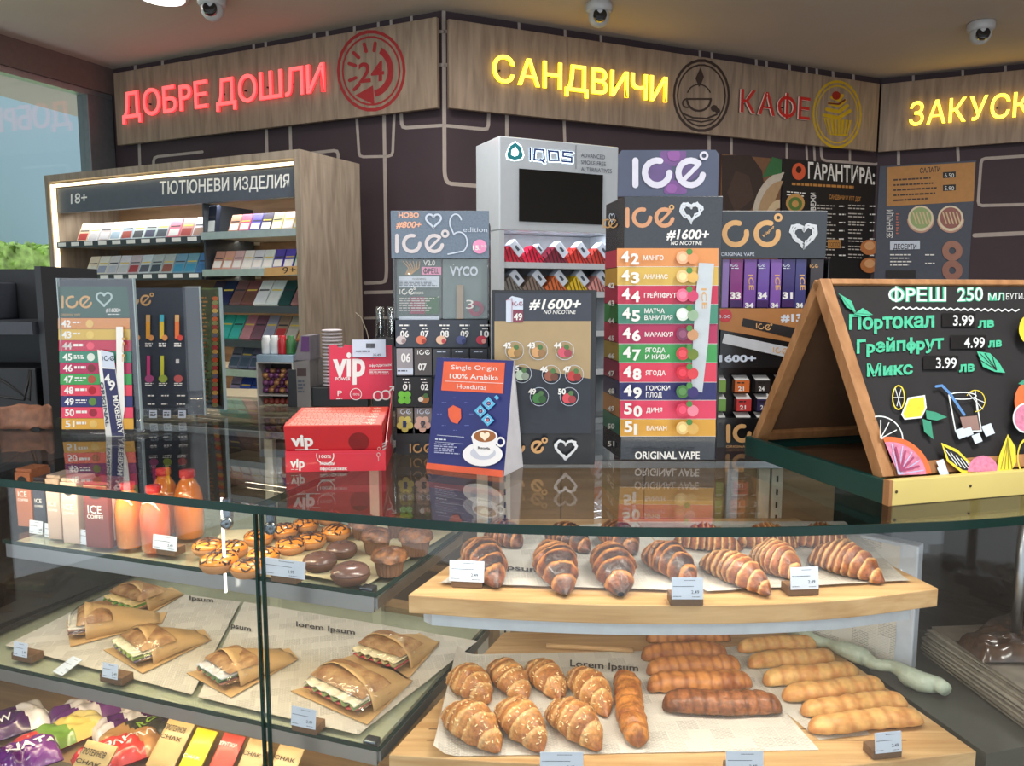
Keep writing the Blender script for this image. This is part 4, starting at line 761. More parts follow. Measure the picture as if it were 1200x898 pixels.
small_pack(t, 'grey box numbered seven in the second row of the silver headed display', 486, 506, 440, 408.5, .0, (80, 72, 70), lambda p: (ice(p, 489, 413, 6, WHITE, deg=False), p.text('07', 490, 434, 500, 8, WHITE, bold=.03)), .011, G1)
for i in range(3): small_pack(t, 'dark vape box partly hidden above the coffee card, %s from the left' % ORD[i], 508+i*21.6, 528+i*21.6, 440, 409, .0, (58, 60, 66), lambda p, i=i: p.rect(511+i*21.6, 411, 526+i*21.6, 415, SL).small(512+i*21.6, 412, 524+i*21.6, 414, CARD, 1), .011, G1)
small_pack(t, 'yellow green box numbered one in the lowest row of the silver headed display', 465, 484, 508.5, 478, .0, (130, 120, 104), lambda p: (ice(p, 467, 482.5, 6, CARD, deg=False), [p.disc(474.5+6*cos(a*1.256+.3), 497+6*sin(a*1.256+.3), 4, mat((216, 206, 110), .5)) for a in range(5)], p.text('1', 472, 501, 476, 8, NAVY, bold=.03)), .011, G1)
small_pack(t, 'pinkish box numbered two in the lowest row of the silver headed display', 486, 506, 508.5, 478, .0, (134, 122, 120), lambda p: (ice(p, 489, 482.5, 6, CARD, deg=False), [p.disc(495+6*cos(a*1.256+.3), 497+6*sin(a*1.256+.3), 4, mat((226, 186, 170), .5)) for a in range(5)], p.text('2', 493, 501, 499, 8, INK, bold=.03)), .011, G1)
p = Pr(*frame(t, .012), t, off=.0008); p.rect(465, 304, 517, 374, mat((86, 104, 104), .4)); p.rect(519, 304, 571, 374, mat((110, 128, 130), .4))
for k in range(6): p.line([(472+k*4, 306), (479+k*2.4, 314), (475+k*1.2, 322)], .8, GOLD)
p.text('V2.0', 496, 311, 510, 6, WHITE, bold=.03).rect(494, 313, 517, 322, PK).text('ФРЕШ', 496, 320.5, 515, 6, BLACK, bold=.02).rect(467, 324, 515, 337, CARD).text('WARNING', 483, 328, 499, 2.4, BLACK).small(468, 329, 514, 336, INK, 4); ice(p, 468, 342, 7, WHITE); p.text('ORIGINS', 484, 345, 496, 3.4, WHITE)
p.rect(480, 348, 498, 368, mat((140, 66, 90), .5)).rect(498, 348, 515, 368, mat((60, 100, 70), .5)).rect(467, 371, 515, 375, CARD); p.small(468, 349, 512, 366, mat((190, 190, 190), .5), 6); p.text('VYCO', 527, 323, 560, 11, CARD, bold=.03).rect(535, 334, 543, 374, mat((160, 140, 120), .4)).disc(558, 362, 9, mat((150, 60, 90), .5), 4).text('3', 546, 362, 555, 11, WHITE); p.done('window_print')
# ---- coffee tent card
a, b = at(500, 549), at(590, 559); v = b-a; w = v.length; rz = math.atan2(v.y, v.x)
t = thing('tent_card', 'blue and orange folded coffee tent card with a cup picture', 'tent card', a, rz); TD = .078; THt = .186
ax0 = hit(t, 510, 419, TD/2); THt = ax0.z
b = MB(); b.extr([(0, 0, 0), (w, 0, 0), (w, TD/2, THt), (0, TD/2, THt)], (0, .0012, 0)); b.build('front_leaf', mat((36, 44, 112), .4, var=.04, scale=6, name='blue_print'), t)
MB().extr([(0, TD, 0), (w, TD, 0), (w, TD/2+.001, THt), (0, TD/2+.001, THt)], (0, .0012, 0)).build('rear_leaf', mat((220, 222, 230), .6, name='white_card'), t)
MB().raw([(w-.0004, .0012, 0), (w-.0004, TD, 0), (w-.0004, TD/2, THt-.002)], [(0, 1, 2)]).raw([(w-.0009, .0012, 0), (w-.0009, TD, 0), (w-.0009, TD/2, THt-.002)], [(0, 1, 2)]).build('side_leaf', mat((220, 222, 230), .6, name='white_card'), t)
bx('bottom_leaf', mat((220, 222, 230), .6, name='white_card'), 0.001, w-.001, .002, TD, 0, .001, t)
OR_ = mat((226, 96, 60), .45, name='orange_print'); n = MW[t].to_3x3() @ V((0, -THt, TD/2)).normalized(); p = Pr(MW[t].translation, n, t, off=.0006)
p.poly([(500, 542.5), (590, 551.5), (590, 559.5), (499, 549.5)], OR_)
p.poly([(520, 423.5), (592, 425), (589.5, 461.5), (517, 457.5)], OR_)
p.text('Single Origin', 529, 433, 582, 5.6, WHITE, y1=434.4).text('100% Arabika', 527, 443.5, 584, 5.8, WHITE, y1=445.5, bold=.005).line([(521, 446.8), (590, 449.4)], .5, WHITE).text('Honduras', 535.5, 455.5, 570, 5.6, WHITE, y1=457)
hexp = [(525, 479), (531, 475), (540, 479), (540.5, 490), (536, 497), (529, 494.5), (525.5, 488)]; p.poly(hexp, OR_)
for i in range(8): a_ = i*pi/4; p.small(531+19*cos(a_), 485+19*sin(a_), 537+19*cos(a_), 486.2+19*sin(a_), mat((110, 120, 190), .5), 1)
CY = mat((90, 180, 220), .5)
for x, y, s_ in ((572.5, 473, 8), (563, 482, 7.4), (571.5, 492, 7.6), (582, 466, 3)):
    p.poly([(x, y-s_), (x+s_, y+.6), (x, y+s_), (x-s_, y-.6)], CY)
    if s_ > 4: p.poly([(x, y-4), (x+4, y), (x, y+4), (x-4, y)], CARD).disc(x, y, 2.6, NAVY, 1.2).disc(x, y, 1, OR_)
p.line([(512, 510), (544, 512.5)], .5, CARD).small(510, 514, 526, 517, CARD, 1, 1).line([(510, 517.8), (543, 520.5)], .4, CARD).small(509, 519.6, 540, 532, mat((170, 176, 210), .5), 5, 2)
CW = mat((236, 236, 238), .4, var=.01); CS = mat((196, 200, 214), .4, var=.01)
p.disc(566.5, 535, 24, CS, 0, 1).disc if 0 else None
def ell(p, x, y, rx, ry, m): return p.disc(x, y, ry, m, 0, rx/ry)
ell(p, 565.5, 532.5, 23.5, 14, CW); ell(p, 566, 531, 15, 8, CS); p.disc(586.5, 518, 6, CW, 3.6, .9); p.poly([(552, 511), (584, 513), (578, 530), (571, 535), (562, 534), (556, 527)], CW)
ell(p, 568, 511.5, 15, 8.5, CW); ell(p, 568, 511.3, 13, 7, mat((150, 92, 44), .5)); p.poly(heart(568, 511, 6), mat((240, 226, 200), .5)); p.text('Buscaglia', 560, 526, 574, 2.8, BLACK, y1=527, bold=.02); p.done('coffee_print')
# ---- black no-nicotine display
t, w = boxthing('vape_display', 'black and gold vape display headed 1600 plus with fruit circles', (577, 545), (697, 545), .1)
zt = hit(t, 637, 340).z; z1_ = hit(t, 637, 376).z
bx('carton', mat((26, 28, 32), .35, coat=.2), 0, w, .0, .095, 0, zt, t, .001)
p = Pr(*frame(t), t, off=.0006); p.rect(580, 344, 693, 376.4, SL).poly([(579.5, 376.4), (692.5, 376.4), (691.5, 444), (579.5, 425)], mat((172, 150, 112), .45, var=.03, name='gold_card')).rect(580, 509, 694, 543, mat((24, 26, 32), .3)).poly([(579.5, 425), (691.5, 444), (692, 508), (580, 508)], mat((44, 50, 60), .45))
p.text('#1600+', 620, 362, 681, 12, WHITE, bold=.025, shear=.22).text('NO NICOTINE', 637, 368, 675, 4.5, WHITE, bold=.01, shear=.22)
p.poly([(593, 352), (600, 347), (613, 350), (613, 378), (593, 378)], CARD).poly([(601, 363), (613, 363), (613, 378), (601, 378)], mat((130, 60, 80), .4)).text('49', 602, 375, 612, 8, WHITE, bold=.03); ice(p, 600.5, 356, 5, mat((150, 80, 90), .4), deg=False); p.line([(593, 352), (600, 350), (600, 378)], .6, mat((170, 60, 80), .4))
for n_, x, y, c in (('42', 603, 412, (214, 170, 110)), ('43', 631, 412, (210, 160, 110)), ('44', 662, 412, (210, 90, 110)), ('45', 612, 439, (190, 210, 190)), ('46', 646, 440, (150, 90, 70)), ('47', 673, 440, (190, 60, 60)), ('49', 632, 466, (70, 130, 70)), ('50', 667, 466, (210, 80, 90))):
    p.disc(x, y-1, 11, CARD, 10.5, 1).disc(x-2, y+1, 6, mat(c, .5)).disc(x+3.5, y+2, 4.5, mat(tuple(int(q*.75) for q in c), .5)).disc(x+2, y-5, 3, mat((80, 120, 70), .5)).text(n_, x-13, y-4, x-4, 6.5, WHITE, bold=.04)
ice(p, 591, 524, 15.5, GOLD, w=3.2, I=False, gapx=1.25); HW = mat((230, 234, 238), .5); 
for k, (r_, wd) in enumerate(((12.5, 2.4), (11, 1.6))): p.line([(x+R.uniform(-.7, .7), y+R.uniform(-.7, .7)) for x, y in heart(663, 526, r_, 40)], wd, HW, True)
p.done('front_print')
# ---- tall box
t, w = boxthing('vape_box_tower', 'tall vape box with rainbow numbered flavour bands and purple topped header', (727, 540.5), (838, 541), .1)
zt = hit(t, 780, 230).z; TD2 = .115; b = MB()
b.prism([(0, 0), (w, 0), (w+.004, TD2), (-.020, TD2+.01)], .002, zt); tw = b.build('carton', mat((44, 50, 58), .25, var=.1, scale=200, bump=.35, coat=.5, name='embossed_black'), t, bevel=.001)
zh = hit(t, 780, 176, .004).z; hx0 = hit(t, 724, 200, .004).x; hx1 = hit(t, 842, 200, .004).x
b = MB(); b.extr([(hx0, .003, zt), (hx1, .003, zt), (hx1, .003, zh-.008), (hx1-.006, .003, zh), (hx0+.006, .003, zh), (hx0, .003, zh-.008)], (0, .002, 0)); b.build('header_card', mat((74, 82, 104), .35, var=.1, scale=12), t)
p = Pr(*frame(t, .003), t, off=.0005)
for x, y, r_, c in ((790, 181, 14, (110, 76, 132)), (772, 205, 16, (96, 78, 126)), (792, 222, 12, (112, 74, 134)), (806, 200, 12, (92, 78, 122)), (790, 182, 7, (136, 84, 150)), (787, 221, 6, (134, 84, 150))): p.poly([(x+r_*cos(a*.35)*(1+.25*R.random()), y+min(r_*sin(a*.35), 228-y)*(1+.0*R.random())*(.9 if y > 210 else 1) if y-r_ > 176 else max(177, y+r_*sin(a*.35))) for a in range(18)], mat(c, .4))
LG = mat((206, 206, 220), .4); ice(p, 741, 202.5, 36, LG, w=7.2, deg=False, gapx=.95); p.disc(825, 182.5, 5.2, LG, 2.6); p.done('header_print')
p = Pr(*frame(t), t, off=.0005); ice(p, 733, 255, 24, mat((206, 150, 112), .4), w=4.6, deg=False, gapx=.95); p.disc(787, 243, 3.2, GOLD, 1.6)
for k, r_ in enumerate((13, 11.4, 9.6)): p.line([(x+R.uniform(-1, 1), y+R.uniform(-1, 1)) for x, y in heart(810, 248, r_, 40)], 2, mat((206, 214, 222), .5), True)
p.text('#1600+', 781, 280, 831, 11, WHITE, y1=280, bold=.03, shear=.2).text('NO NICOTINE', 786, 287, 823, 4.6, WHITE, bold=.015, shear=.2)
ys = [291, 313, 335, 357, 380, 403.5, 425.5, 448.5, 469.5, 491.5, 512]
FR_ = [((236, 180, 140), (226, 150, 100)), ((232, 200, 140), (220, 180, 100)), ((226, 110, 140), (206, 70, 110)), ((220, 230, 220), (150, 180, 150)), ((120, 60, 90), (200, 150, 110)), ((206, 60, 70), (110, 130, 50)), ((206, 40, 60), (220, 70, 80)), ((70, 120, 60), (60, 50, 110)), ((216, 60, 90), (236, 140, 160)), ((232, 200, 130), (222, 180, 100))]
for i, (n_, c, s_) in enumerate(BANDS):
    y0, y1 = ys[i], ys[i+1]; l = 723+i*.42; r_ = 842-i*.38; p.rect(l, y0, r_, y1-.7, bm_(c)); p.line([(l, y1-.4), (r_, y1-.4)], .5, WHITE)
for i in range(9):
    y0 = ys[i]
    if i in (3,): p.rect(723+i*.42, ys[i], 842-i*.38, ys[i+1]-.7, bm_(BANDS[i][1]))
p.poly([(819, 308), (837, 309), (834, 340), (830, 400), (823, 460), (810, 459), (812, 400), (816, 340)], mat((196, 206, 212), .35, name='device_white')); p.text('ICE', 822, 338, 823, 6, GOLD, y1=362, up=(1, 0), bold=.02)
for i, (n_, c, s_) in enumerate(BANDS):
    y0, y1 = ys[i], ys[i+1]; m_ = (y0+y1)/2; h = y1-y0; l = 723+i*.42
    p.text(str(n_)[0], l+5, m_+4.5, l+14.5, 12.5, WHITE, bold=.04).text(str(n_)[1], l+16, m_+7.5, l+(20 if i == 9 else 26), 12.5, WHITE, bold=.04)
    ws = s_.split(' ') if s_ else ['МАНГО' if i == 0 else 'АНАНАС']; ws = [ws[0], ' '.join(ws[1:])] if len(ws) > 1 else ws
    for k, wd in enumerate(ws): p.text(wd, l+31, m_+(2.8 if len(ws) == 1 else -1.5+8*k), l+31+len(wd)*(4.2 if len(wd) > 8 else 4.7), 5.4, WHITE, bold=.02)
    a_, b_ = FR_[i]; x = 806; p.disc(x-6, m_, 7.6, mat(a_, .5)).disc(x+6, m_+1, 6.6, mat(b_, .5)).disc(x-6, m_, 4.5, mat(tuple(min(255, q+26) for q in a_), .5)).disc(x+2, m_-7, 3.6, mat((80, 140, 70), .5))
p.text('ORIGINAL VAPE', 744, 538, 820, 9, WHITE, y1=538, bold=.02); p.done('front_print')
zz = [hit(t, 780, y_).z for y_ in ys]
for i, (n_, c, s_) in enumerate(BANDS):
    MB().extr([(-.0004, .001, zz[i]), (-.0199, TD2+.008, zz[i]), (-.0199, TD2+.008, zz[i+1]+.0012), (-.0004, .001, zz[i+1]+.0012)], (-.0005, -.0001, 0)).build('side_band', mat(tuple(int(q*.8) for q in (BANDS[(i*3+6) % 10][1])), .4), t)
M_ = MW[t]; p = Pr(M_ @ V((0, 0, 0)), M_.to_3x3() @ V((-TD2-.01, -.020, 0)), t, off=.0012)
ice(p, 707, 262, 11, GOLD, w=1.5, deg=False, gapx=.52); p.line([(715+x_*.5, y_) for x_, y_ in heart(4, 255, 6)], .8, CARD, True)
for i in range(10): p.text(str(51-i), 712, 523-i*20.6, 720, 6, WHITE, bold=.03)
p.done('side_print')
# ---- vape display with purple boxes
t = thing('vape_display', 'black and tan vape display of purple boxes behind the chalkboard', 'display', (lambda q: V((q.x, q.y, ZT+GAP)))(PY(839, 527, 1.485)), 0); w = hit(t, 963, 500).x
zt = hit(t, 900, 247).z; z1_ = hit(t, 900, 303).z; z2_ = hit(t, 900, 361).z; z3_ = hit(t, 900, 431).z; z4_ = hit(t, 900, 490).z
CG = mat((20, 20, 24), .3, coat=.3); TAN = mat((170, 116, 66), .5, name='tan_card')
bx('carton', CG, 0, w, .035, .12, 0, z1_, t); bx('header_card', mat((34, 42, 50), .25, coat=.4), hit(t, 843, 270).x, hit(t, 969, 270).x, .0, .002, z1_, zt, t, .0006); bx('upper_panel', CG, 0, w, .0, .034, z3_, z2_, t); bx('lower_panel', CG, 0, w, 0, .034, 0, z4_, t)
for x in (0, w-.002): bx('side_rail', CG, x, x+.002, 0, .034, z4_, z1_, t)
p = Pr(*frame(t), t, off=.0006); W5 = 6
for x in (862, 899): p.line(arc(x, 274, 13, 70, 370, 18), 6, GOLD)
p.disc(912, 255, 5, GOLD, 2.2).text('Vape', 893, 280, 907, 4.5, GOLD, y1=267, bold=.02).text('ORIGINAL VAPE', 845, 300, 884, 4.2, CARD, bold=.005)
for k, r_ in enumerate((16, 14, 11.5)): p.line([(x+R.uniform(-1, 1), y+R.uniform(-1, 1)) for x, y in heart(942, 275, r_, 40)], 2.2, mat((200, 206, 212), .5), True)
p.done('header_print')
p = Pr(*frame(t), t, off=.0006); p.poly([(841, 361.5), (965, 361.5), (965, 408), (841, 386)], TAN).text('#1300+', 915, 377, 965, 9, CARD, bold=.04).disc(850, 370, 8, mat((190, 60, 70), .5)).text('3.00', 842, 373, 856, 4, CARD)
p.poly([(871, 373), (957, 389), (951, 402), (869, 382)], mat((40, 38, 40), .4)); ice(p, 886, 382, 7, GOLD, slope=.12)
p.poly([(849, 391), (942, 411), (940, 423), (846, 402)], mat((196, 200, 206), .4)); ice(p, 906, 410, 7, GOLD, slope=.12); p.text('1600+', 843, 424, 886, 8, CARD, bold=.04)
ice(p, 851, 508, 22, GOLD, w=5, deg=False, gapx=1.0); p.disc(906, 494, 3.6, GOLD, 1.8).text('ORIGINAL VAPE', 851, 525, 890, 3.2, GOLD); p.done('panel_print')
G2 = 'boxes in the tan and black vape display'
for i, (x0, x1, c, n_) in enumerate(((843, 853, (132, 106, 170), ''), (855, 869, (128, 44, 120), '33'), (871, 885, (116, 74, 156), ''), (887, 900, (104, 74, 160), '34'), (902, 914, (124, 84, 168), ''), (916, 930, (54, 44, 110), '31'), (931, 943, (60, 60, 120), ''), (948, 963, (50, 46, 52), ''))):
    def dz(p, x0=x0, x1=x1, n_=n_, i=i):
        if n_: p.text(n_, x0+1, 350, x1-1, 7.5, WHITE, bold=.05); ice(p, x0+1, 311, 3.6, CARD, deg=False); p.small(x0+2, 314, x1-2, 316, CARD, 1); p.poly([(x0, 352), (x1, 352), (x1, 360), (x0, 360)], mat((60, 30, 90), .4))
        elif i == 7: ice(p, x0+1, 312, 4, GOLD, deg=False)
        elif i: p.text('ICE', x0+6, 322, x0+7, 6, GOLD, y1=340, up=(1, 0), bold=.02).text('34', x0+2, 361, x1-2, 6, WHITE, bold=.05)
    small_pack(t, '%s slim vape box, %s from the left under the copper ring header' % (cname(c), ORD[i]), x0, x1, 360.6, 304, .006, c, dz, .02, G2)
for cI, (xc, cols) in enumerate(((843, [(120, 160, 60), (110, 160, 70), (100, 150, 70)]), (869, [(214, 110, 50), (196, 60, 60), (190, 60, 70)]), (893, [(50, 44, 44), (56, 50, 90), (60, 56, 80)]), (919, [(160, 170, 90), (150, 170, 90), (190, 70, 60)]))):
    for k, c in enumerate(cols):
        y1p = 460+k*22; yb = min(y1p, 489.5); x0 = xc-8+(2 if k else 0); x0 = max(x0, 841.5)
        o = small_pack(t, '%s square vape box, %s row down, %s column of the display behind the chalkboard' % (cname(c), ORD[k], ORD[cI]), x0, x0+17 if xc > 850 else x0+9, yb, y1p-14, .008, c, (lambda p, x0=x0, y1p=y1p, xc=xc, yb=yb: p.text(str(20+int(xc) % 7), x0+4, yb-2, x0+11, 5, WHITE, bold=.03).small(x0+3, y1p-12, x0+13, y1p-9, BLACK, 1)) if xc > 850 and y1p < 500 else None, .02, G2)
        b0 = o.children[0]; zz = max(v.co.z for v in b0.data.vertices); xx = max(v.co.x for v in b0.data.vertices)
        MB().raw([(0, 0, zz+.0003), (xx, 0, zz+.0003), (xx-.003, .016, zz+.009), (-.003, .016, zz+.009)], [(0, 1, 2, 3)]).build('lid', mat((214, 216, 216), .4), o)
# ---------------------------------------------------------------- chalkboard on its box base
q = at(1041, 594); CB = thing('chalkboard', 'black A-frame chalkboard with juice prices on a green and yellow box base', 'chalkboard', q, rad(15.2)); BW, BD, BH = .50, .37, .037
YB = mat((232, 212, 130), .45, var=.04, scale=10, name='yellow_paint'); GB = mat((20, 66, 60), .45, var=.08, scale=12, name='green_paint'); OW = wood((160, 112, 70), (190, 140, 94), (50, 50, 8), .5, 'frame_wood')
f_ = bx('base_front', YB, .006, BW, 0, .012, 0, BH, CB, .001); bx('base_end', OW, 0, .0055, 0, .012, 0, BH, CB); bx('base_side', GB, 0, .012, .0125, BD, 0, BH-.002, CB, .001); bx('base_side', GB, BW-.012, BW, .0125, BD, 0, BH-.002, CB)
bx('base_rear', GB, .012, BW-.012, BD-.012, BD, 0, BH-.002, CB); bx('base_deck', wood((92, 66, 46), (112, 82, 58), (4, 40, 40)), .012, BW-.012, .012, BD-.012, .006, .012, CB)
for x in (.012, .142): MB().lathe([(.0022, 0), (.0022, .0006)], 10).build('screw', mat((80, 66, 40), .4), CB).matrix_local = Matrix.Translation((x, -.0002, BH*.55)) @ Matrix.Rotation(rad(90), 4, 'X')
A0 = V((0, .022, BH)); ap = hit(CB, 969, 326, .17); AP = V((0, .185, ap.z)); d_ = (AP-A0).normalized(); n_ = V((0, -d_.z, d_.y)); L_ = (AP-A0).length; T_ = .020
def bar(x0, x1, s0, s1, m, name, o0=0, o1=-T_, base=A0, dd=None, nn=None):
    dd = dd or d_; nn = nn or n_; c = [base+dd*s0+nn*o0, base+dd*s1+nn*o0, base+dd*s1+nn*o1, base+dd*s0+nn*o1]
    return MB().extr([V((x0, v.y, v.z)) for v in c], (x1-x0, 0, 0)).build(name, m, CB, bevel=.0012)
xl = hit(CB, 1040, 556, .03).x-.012; xl = .008
bar(xl, xl+.021, 0, L_, OW, 'frame_rail'); bar(BW-.038, BW-.008, 0, L_, OW, 'frame_rail'); bar(xl+.0215, BW-.0385, L_-.010, L_, OW, 'frame_rail'); bar(xl+.0215, BW-.0385, 0, .02, OW, 'frame_rail')
bar(xl+.0212, BW-.0382, .0205, L_-.0105, mat((34, 33, 35), .75, var=.12, scale=30, name='blackboard'), 'board', -.005, -.012)
d2_ = V((0, -d_.y, d_.z)); n2_ = V((0, d_.z, d_.y)); B0 = V((0, AP.y*2-A0.y+.012, BH))
for a, b in ((xl, xl+.026), (BW-.036, BW-.010)): bar(a, b, -.03, L_-.002, OW, 'rear_leg', 0, -.016, B0, d2_, n2_)
bar(xl+.0262, BW-.0362, .0, .018, OW, 'rear_rail', 0, -.016, B0, d2_, n2_); bar(xl+.0262, BW-.0362, .0182, L_-.01, mat((104, 78, 58), .6, name='hardboard'), 'rear_board', -.004, -.008, B0, d2_, n2_)
M_ = MW[CB]; ch = Pr(M_ @ (A0+n_*-.005), M_.to_3x3() @ n_, CB, off=.0003); MINT = mat((74, 190, 150), .7, var=.15, scale=200, name='mint_chalk'); CHW = mat((226, 232, 232), .7, name='white_chalk'); CHY = mat((236, 214, 60), .7, var=.12, scale=90, name='yellow_chalk')
PKC = mat((214, 130, 160), .7, var=.2, scale=160, name='pink_chalk'); ORC = mat((226, 110, 60), .7, var=.1, scale=90, name='orange_chalk'); MGR = mat((60, 150, 120), .7, name='green_chalk'); BLC = mat((90, 140, 200), .7, name='blue_chalk')
for s_, x0, x1, y0, y1, h in (('ФРЕШ', 1041, 1109, 353, 353, 16), ('250', 1122, 1152, 353, 352, 16), ('МЛ', 1158, 1177, 352, 352, 8.5)):
    ch.text(s_, x0, y0, x1, h, MINT, y1=y1, bold=.045).text(s_, x0, y0, x1, h, CHW, y1=y1, bold=.002)
ch.text('БУТИЛКА', 1179, 351, 1215, 7, CHW, y1=350).line([(1046+i*4, 361+1.2*(-1)**i+i*.08) for i in range(38)], 1.6, CHW)
for s_, x0, x1, y0, y1, h in (('Портокал', 995, 1095, 386, 383, 17), ('Грейпфрут', 1004, 1106, 414, 408, 15), ('Микс', 1016, 1070, 441, 438, 14), ('лв', 1146, 1165, 384, 383, 10.5), ('лв', 1158, 1174, 407, 406, 9.5), ('лв', 1124, 1142, 436, 435, 11)): ch.text(s_, x0, y0, x1, h, MINT, y1=y1, bold=.035)
for x, y, x2, s_ in ((1104, 367, 1143, '3.99'), (1114, 393, 1156, '4.99'), (1082, 417, 1123, '3.99')):
    ch.rect(x, y, x2, y+16, mat((22, 22, 24), .4)); ch.text(s_, x2-26, y+14.5, x2-2, 12.5, CHW, bold=.012)
ch.poly([(983, 344), (998, 353), (1003, 366), (992, 360)], MINT).poly([(1001, 368), (1011, 361), (1023, 369), (1012, 371)], MINT).line([(983, 344), (1002, 367), (1022, 369)], 1, MGR)
def wedge(x, y, r, a0, a1, rim, flesh, sx=1, spokes=6):
    ch.poly([(x, y)]+arc(x, y, r, a0, a1, 16, sx), rim); ch.poly([(x+.0, y)]+arc(x, y, r*.86, a0+3, a1-3, 16, sx), flesh)
    for i in range(spokes+1):
        a_ = rad(a0+(a1-a0)*i/spokes); ch.line([(x, y), (x+sx*r*.85*cos(a_), y-r*.85*sin(a_))], .8, CHW)
BB = mat((34, 33, 35), .75, var=.12, scale=30, name='blackboard')
ch.poly([(1145, 412), (1160, 414), (1170, 424), (1178, 437), (1166, 436), (1152, 430)], MINT).line([(1148, 414), (1168, 434)], .9, BB).line([(1147, 421), (1168, 434)], .9, BB).line([(1154, 414), (1168, 434)], .9, BB).line([(1163, 418), (1168, 434)], .9, BB)
ch.line(arc(1053, 466, 14, 0, 360, 20, .5), 1.4, CHY, True).line([(1049, 455), (1056, 478)], .8, CHW).line([(1056, 456), (1051, 476)], .8, CHW).line([(1047, 466), (1059, 466)], .8, CHW)
ch.poly([(1064, 466), (1084, 463), (1086, 478), (1080, 490), (1060, 492), (1056, 486)], CHW).poly([(1065.5, 468), (1082.5, 465), (1084, 478), (1079, 488), (1061, 490), (1058.5, 485)], CHY)
ch.poly([(1085, 481), (1096, 483), (1110, 489), (1098, 493), (1086, 491)], MGR).poly([(1081, 491), (1091, 494), (1094, 515), (1083, 506)], MGR)
ch.line([(1112, 463), (1120, 506), (1150, 505), (1144, 467)], 1.5, CHW).line(arc(1128, 464, 4, 0, 360, 18, 4), 1.3, CHW, True).poly([(1125, 489), (1145, 487), (1148, 504), (1129, 504)], mat((150, 120, 112), .7)).line([(1097, 453), (1104, 452), (1113, 461), (1130, 486)], 3, BLC)
ch.disc(1143, 470, 13, CHY, 12, .9, -90, 150).line([(1140, 466), (1154, 472)], .8, CHW).line([(1143, 458), (1145, 482)], .8, CHW).line([(1134, 460), (1152, 480)], .8, CHW)
for x, y, s_ in ((1126, 508, 7), (1135, 506, 6), (1145, 514, 6.5), (1158, 504, 8), (1103, 544, 6), (1105, 552, 7)): ch.poly([(x-s_, y-s_*.5), (x+s_*.4, y-s_), (x+s_, y+s_*.5), (x-s_*.3, y+s_)], mat((206, 220, 232), .7))
ch.line(arc(1030, 516, 28, -30, 100, 16, 1.0), 1.4, CHW); 
for a_ in (0, 30, 60, 85): ch.line([(1032, 514), (1030+24*cos(rad(a_)), 516-24*sin(rad(a_)))], 1.2, CHW)
def clipx(pts): return [(max(x, 1034+(y-512)*.43), min(y, 557)) for x, y in pts]
ch.poly(clipx([(1034, 512)]+arc(1042, 562, 50, 100, 8, 14)+[(1045, 557)]), ORC).poly(clipx([(1036, 517)]+arc(1042, 562, 44, 100, 8, 14)+[(1046, 557)]), PKC)
for a_ in (15, 32, 50, 68, 86): ch.line(clipx([(1052, 556), (1042+42*cos(rad(a_)), 562-42*sin(rad(a_)))]), 1.3, mat((180, 190, 226), .7)); 
for a_ in (24, 42, 60, 78): ch.line(clipx([(1056, 552), (1042+38*cos(rad(a_)), 562-38*sin(rad(a_)))]), 2.4, mat((160, 70, 110), .7))
ch.poly([(1103, 519), (1122, 527), (1140, 545), (1152, 556), (1128, 555), (1110, 541)], CHY).poly([(1106, 523), (1122, 531), (1140, 548), (1146, 553), (1128, 551), (1112, 539)], BB)
for i in range(6): ch.line([(1108+i*6, 527+i*3.4), (1122+i*4.5, 546+i*1.5)], 1, CHW)
ch.poly(arc(1152, 553, 19, 0, 180, 14, .95), PKC).poly([(1181, 509), (1190, 524), (1191, 542), (1184, 554), (1168, 555), (1171, 534)], CHY)
for i in range(4): ch.line([(1181, 514), (1173+i*4.5, 550)], 1, mat((150, 140, 50), .7))
ch.disc(1206, 386, 17, CHY, 0, .7).disc(1208, 470, 24, ORC, 0, .8).poly([(1193, 450), (1201, 444), (1204, 452)], MGR).disc(1203, 490, 18, CHW, 0, .9).disc(1203, 490, 16, PKC, 0, .9).disc(1203, 536, 22, CHY, 19, .5)
ch.done('chalk_drawing')
# ---------------------------------------------------------------- things behind the counter at the left
rk = thing('equipment_rack', 'black equipment rack with hanging cable at the left edge of the counter', 'rack', at(62, 500)+V((-.42, .12, 0)), rad(-4)); RB = mat((34, 37, 42), .5, name='rack_black'); RB2 = mat((48, 52, 60), .4, name='rack_grey')
bx('rear_panel', RB, -.3, .36, .2, .22, 0, .365, rk); bx('upright', RB, .345, .36, .0, .2, 0, .365, rk); bx('rack_shelf', RB2, -.3, .344, -.02, .2, .205, .235, rk); bx('rack_box', RB2, -.25, .15, .02, .199, .2355, .33, rk, .004); bx('rack_box', RB, -.25, .3, .04, .199, .0, .12, rk, .004)
for o_ in (0, .03): MB().tube([(.02+o_, .0, .30-o_), (.10+o_, -.015, .29-o_), (.17+o_, -.03, .22-o_), (.20+o_, -.035, .12), (.25+o_, -.03, .06+o_), (.31+o_*.5, -.02, .05), (.325, -.01, .12)], .0035, 8).build('cable', BLACK, rk)
q = at(44, 500); cb = thing('paper_bag', 'crumpled brown bag under the black equipment rack', 'bag', q+V((0, -.02, 0)), 0)
MB().grid(lambda u, v: (-.06+.12*u, -.02+.03*sin(pi*u)*v, .001+.05*v+.01*noise.noise(V((u*5, v*5, 2)))), 12, 8).build('bag_sheet', mat((120, 80, 60), .6, var=.3, scale=60), cb).modifiers.new('thick', 'SOLIDIFY').thickness = .004
q = V((PY(300, 482, 2.03).x, 2.045, ZT)); q.z = ZT+.0005; w = PY(345, 482, 2.03).x-q.x; zt = PY(320, 426, 2.045).z
ds = thing('candy_dispenser', 'white counter dispenser full of purple and gold sweets by the cabinet', 'dispenser', q, rad(-6)); hgt = zt-q.z
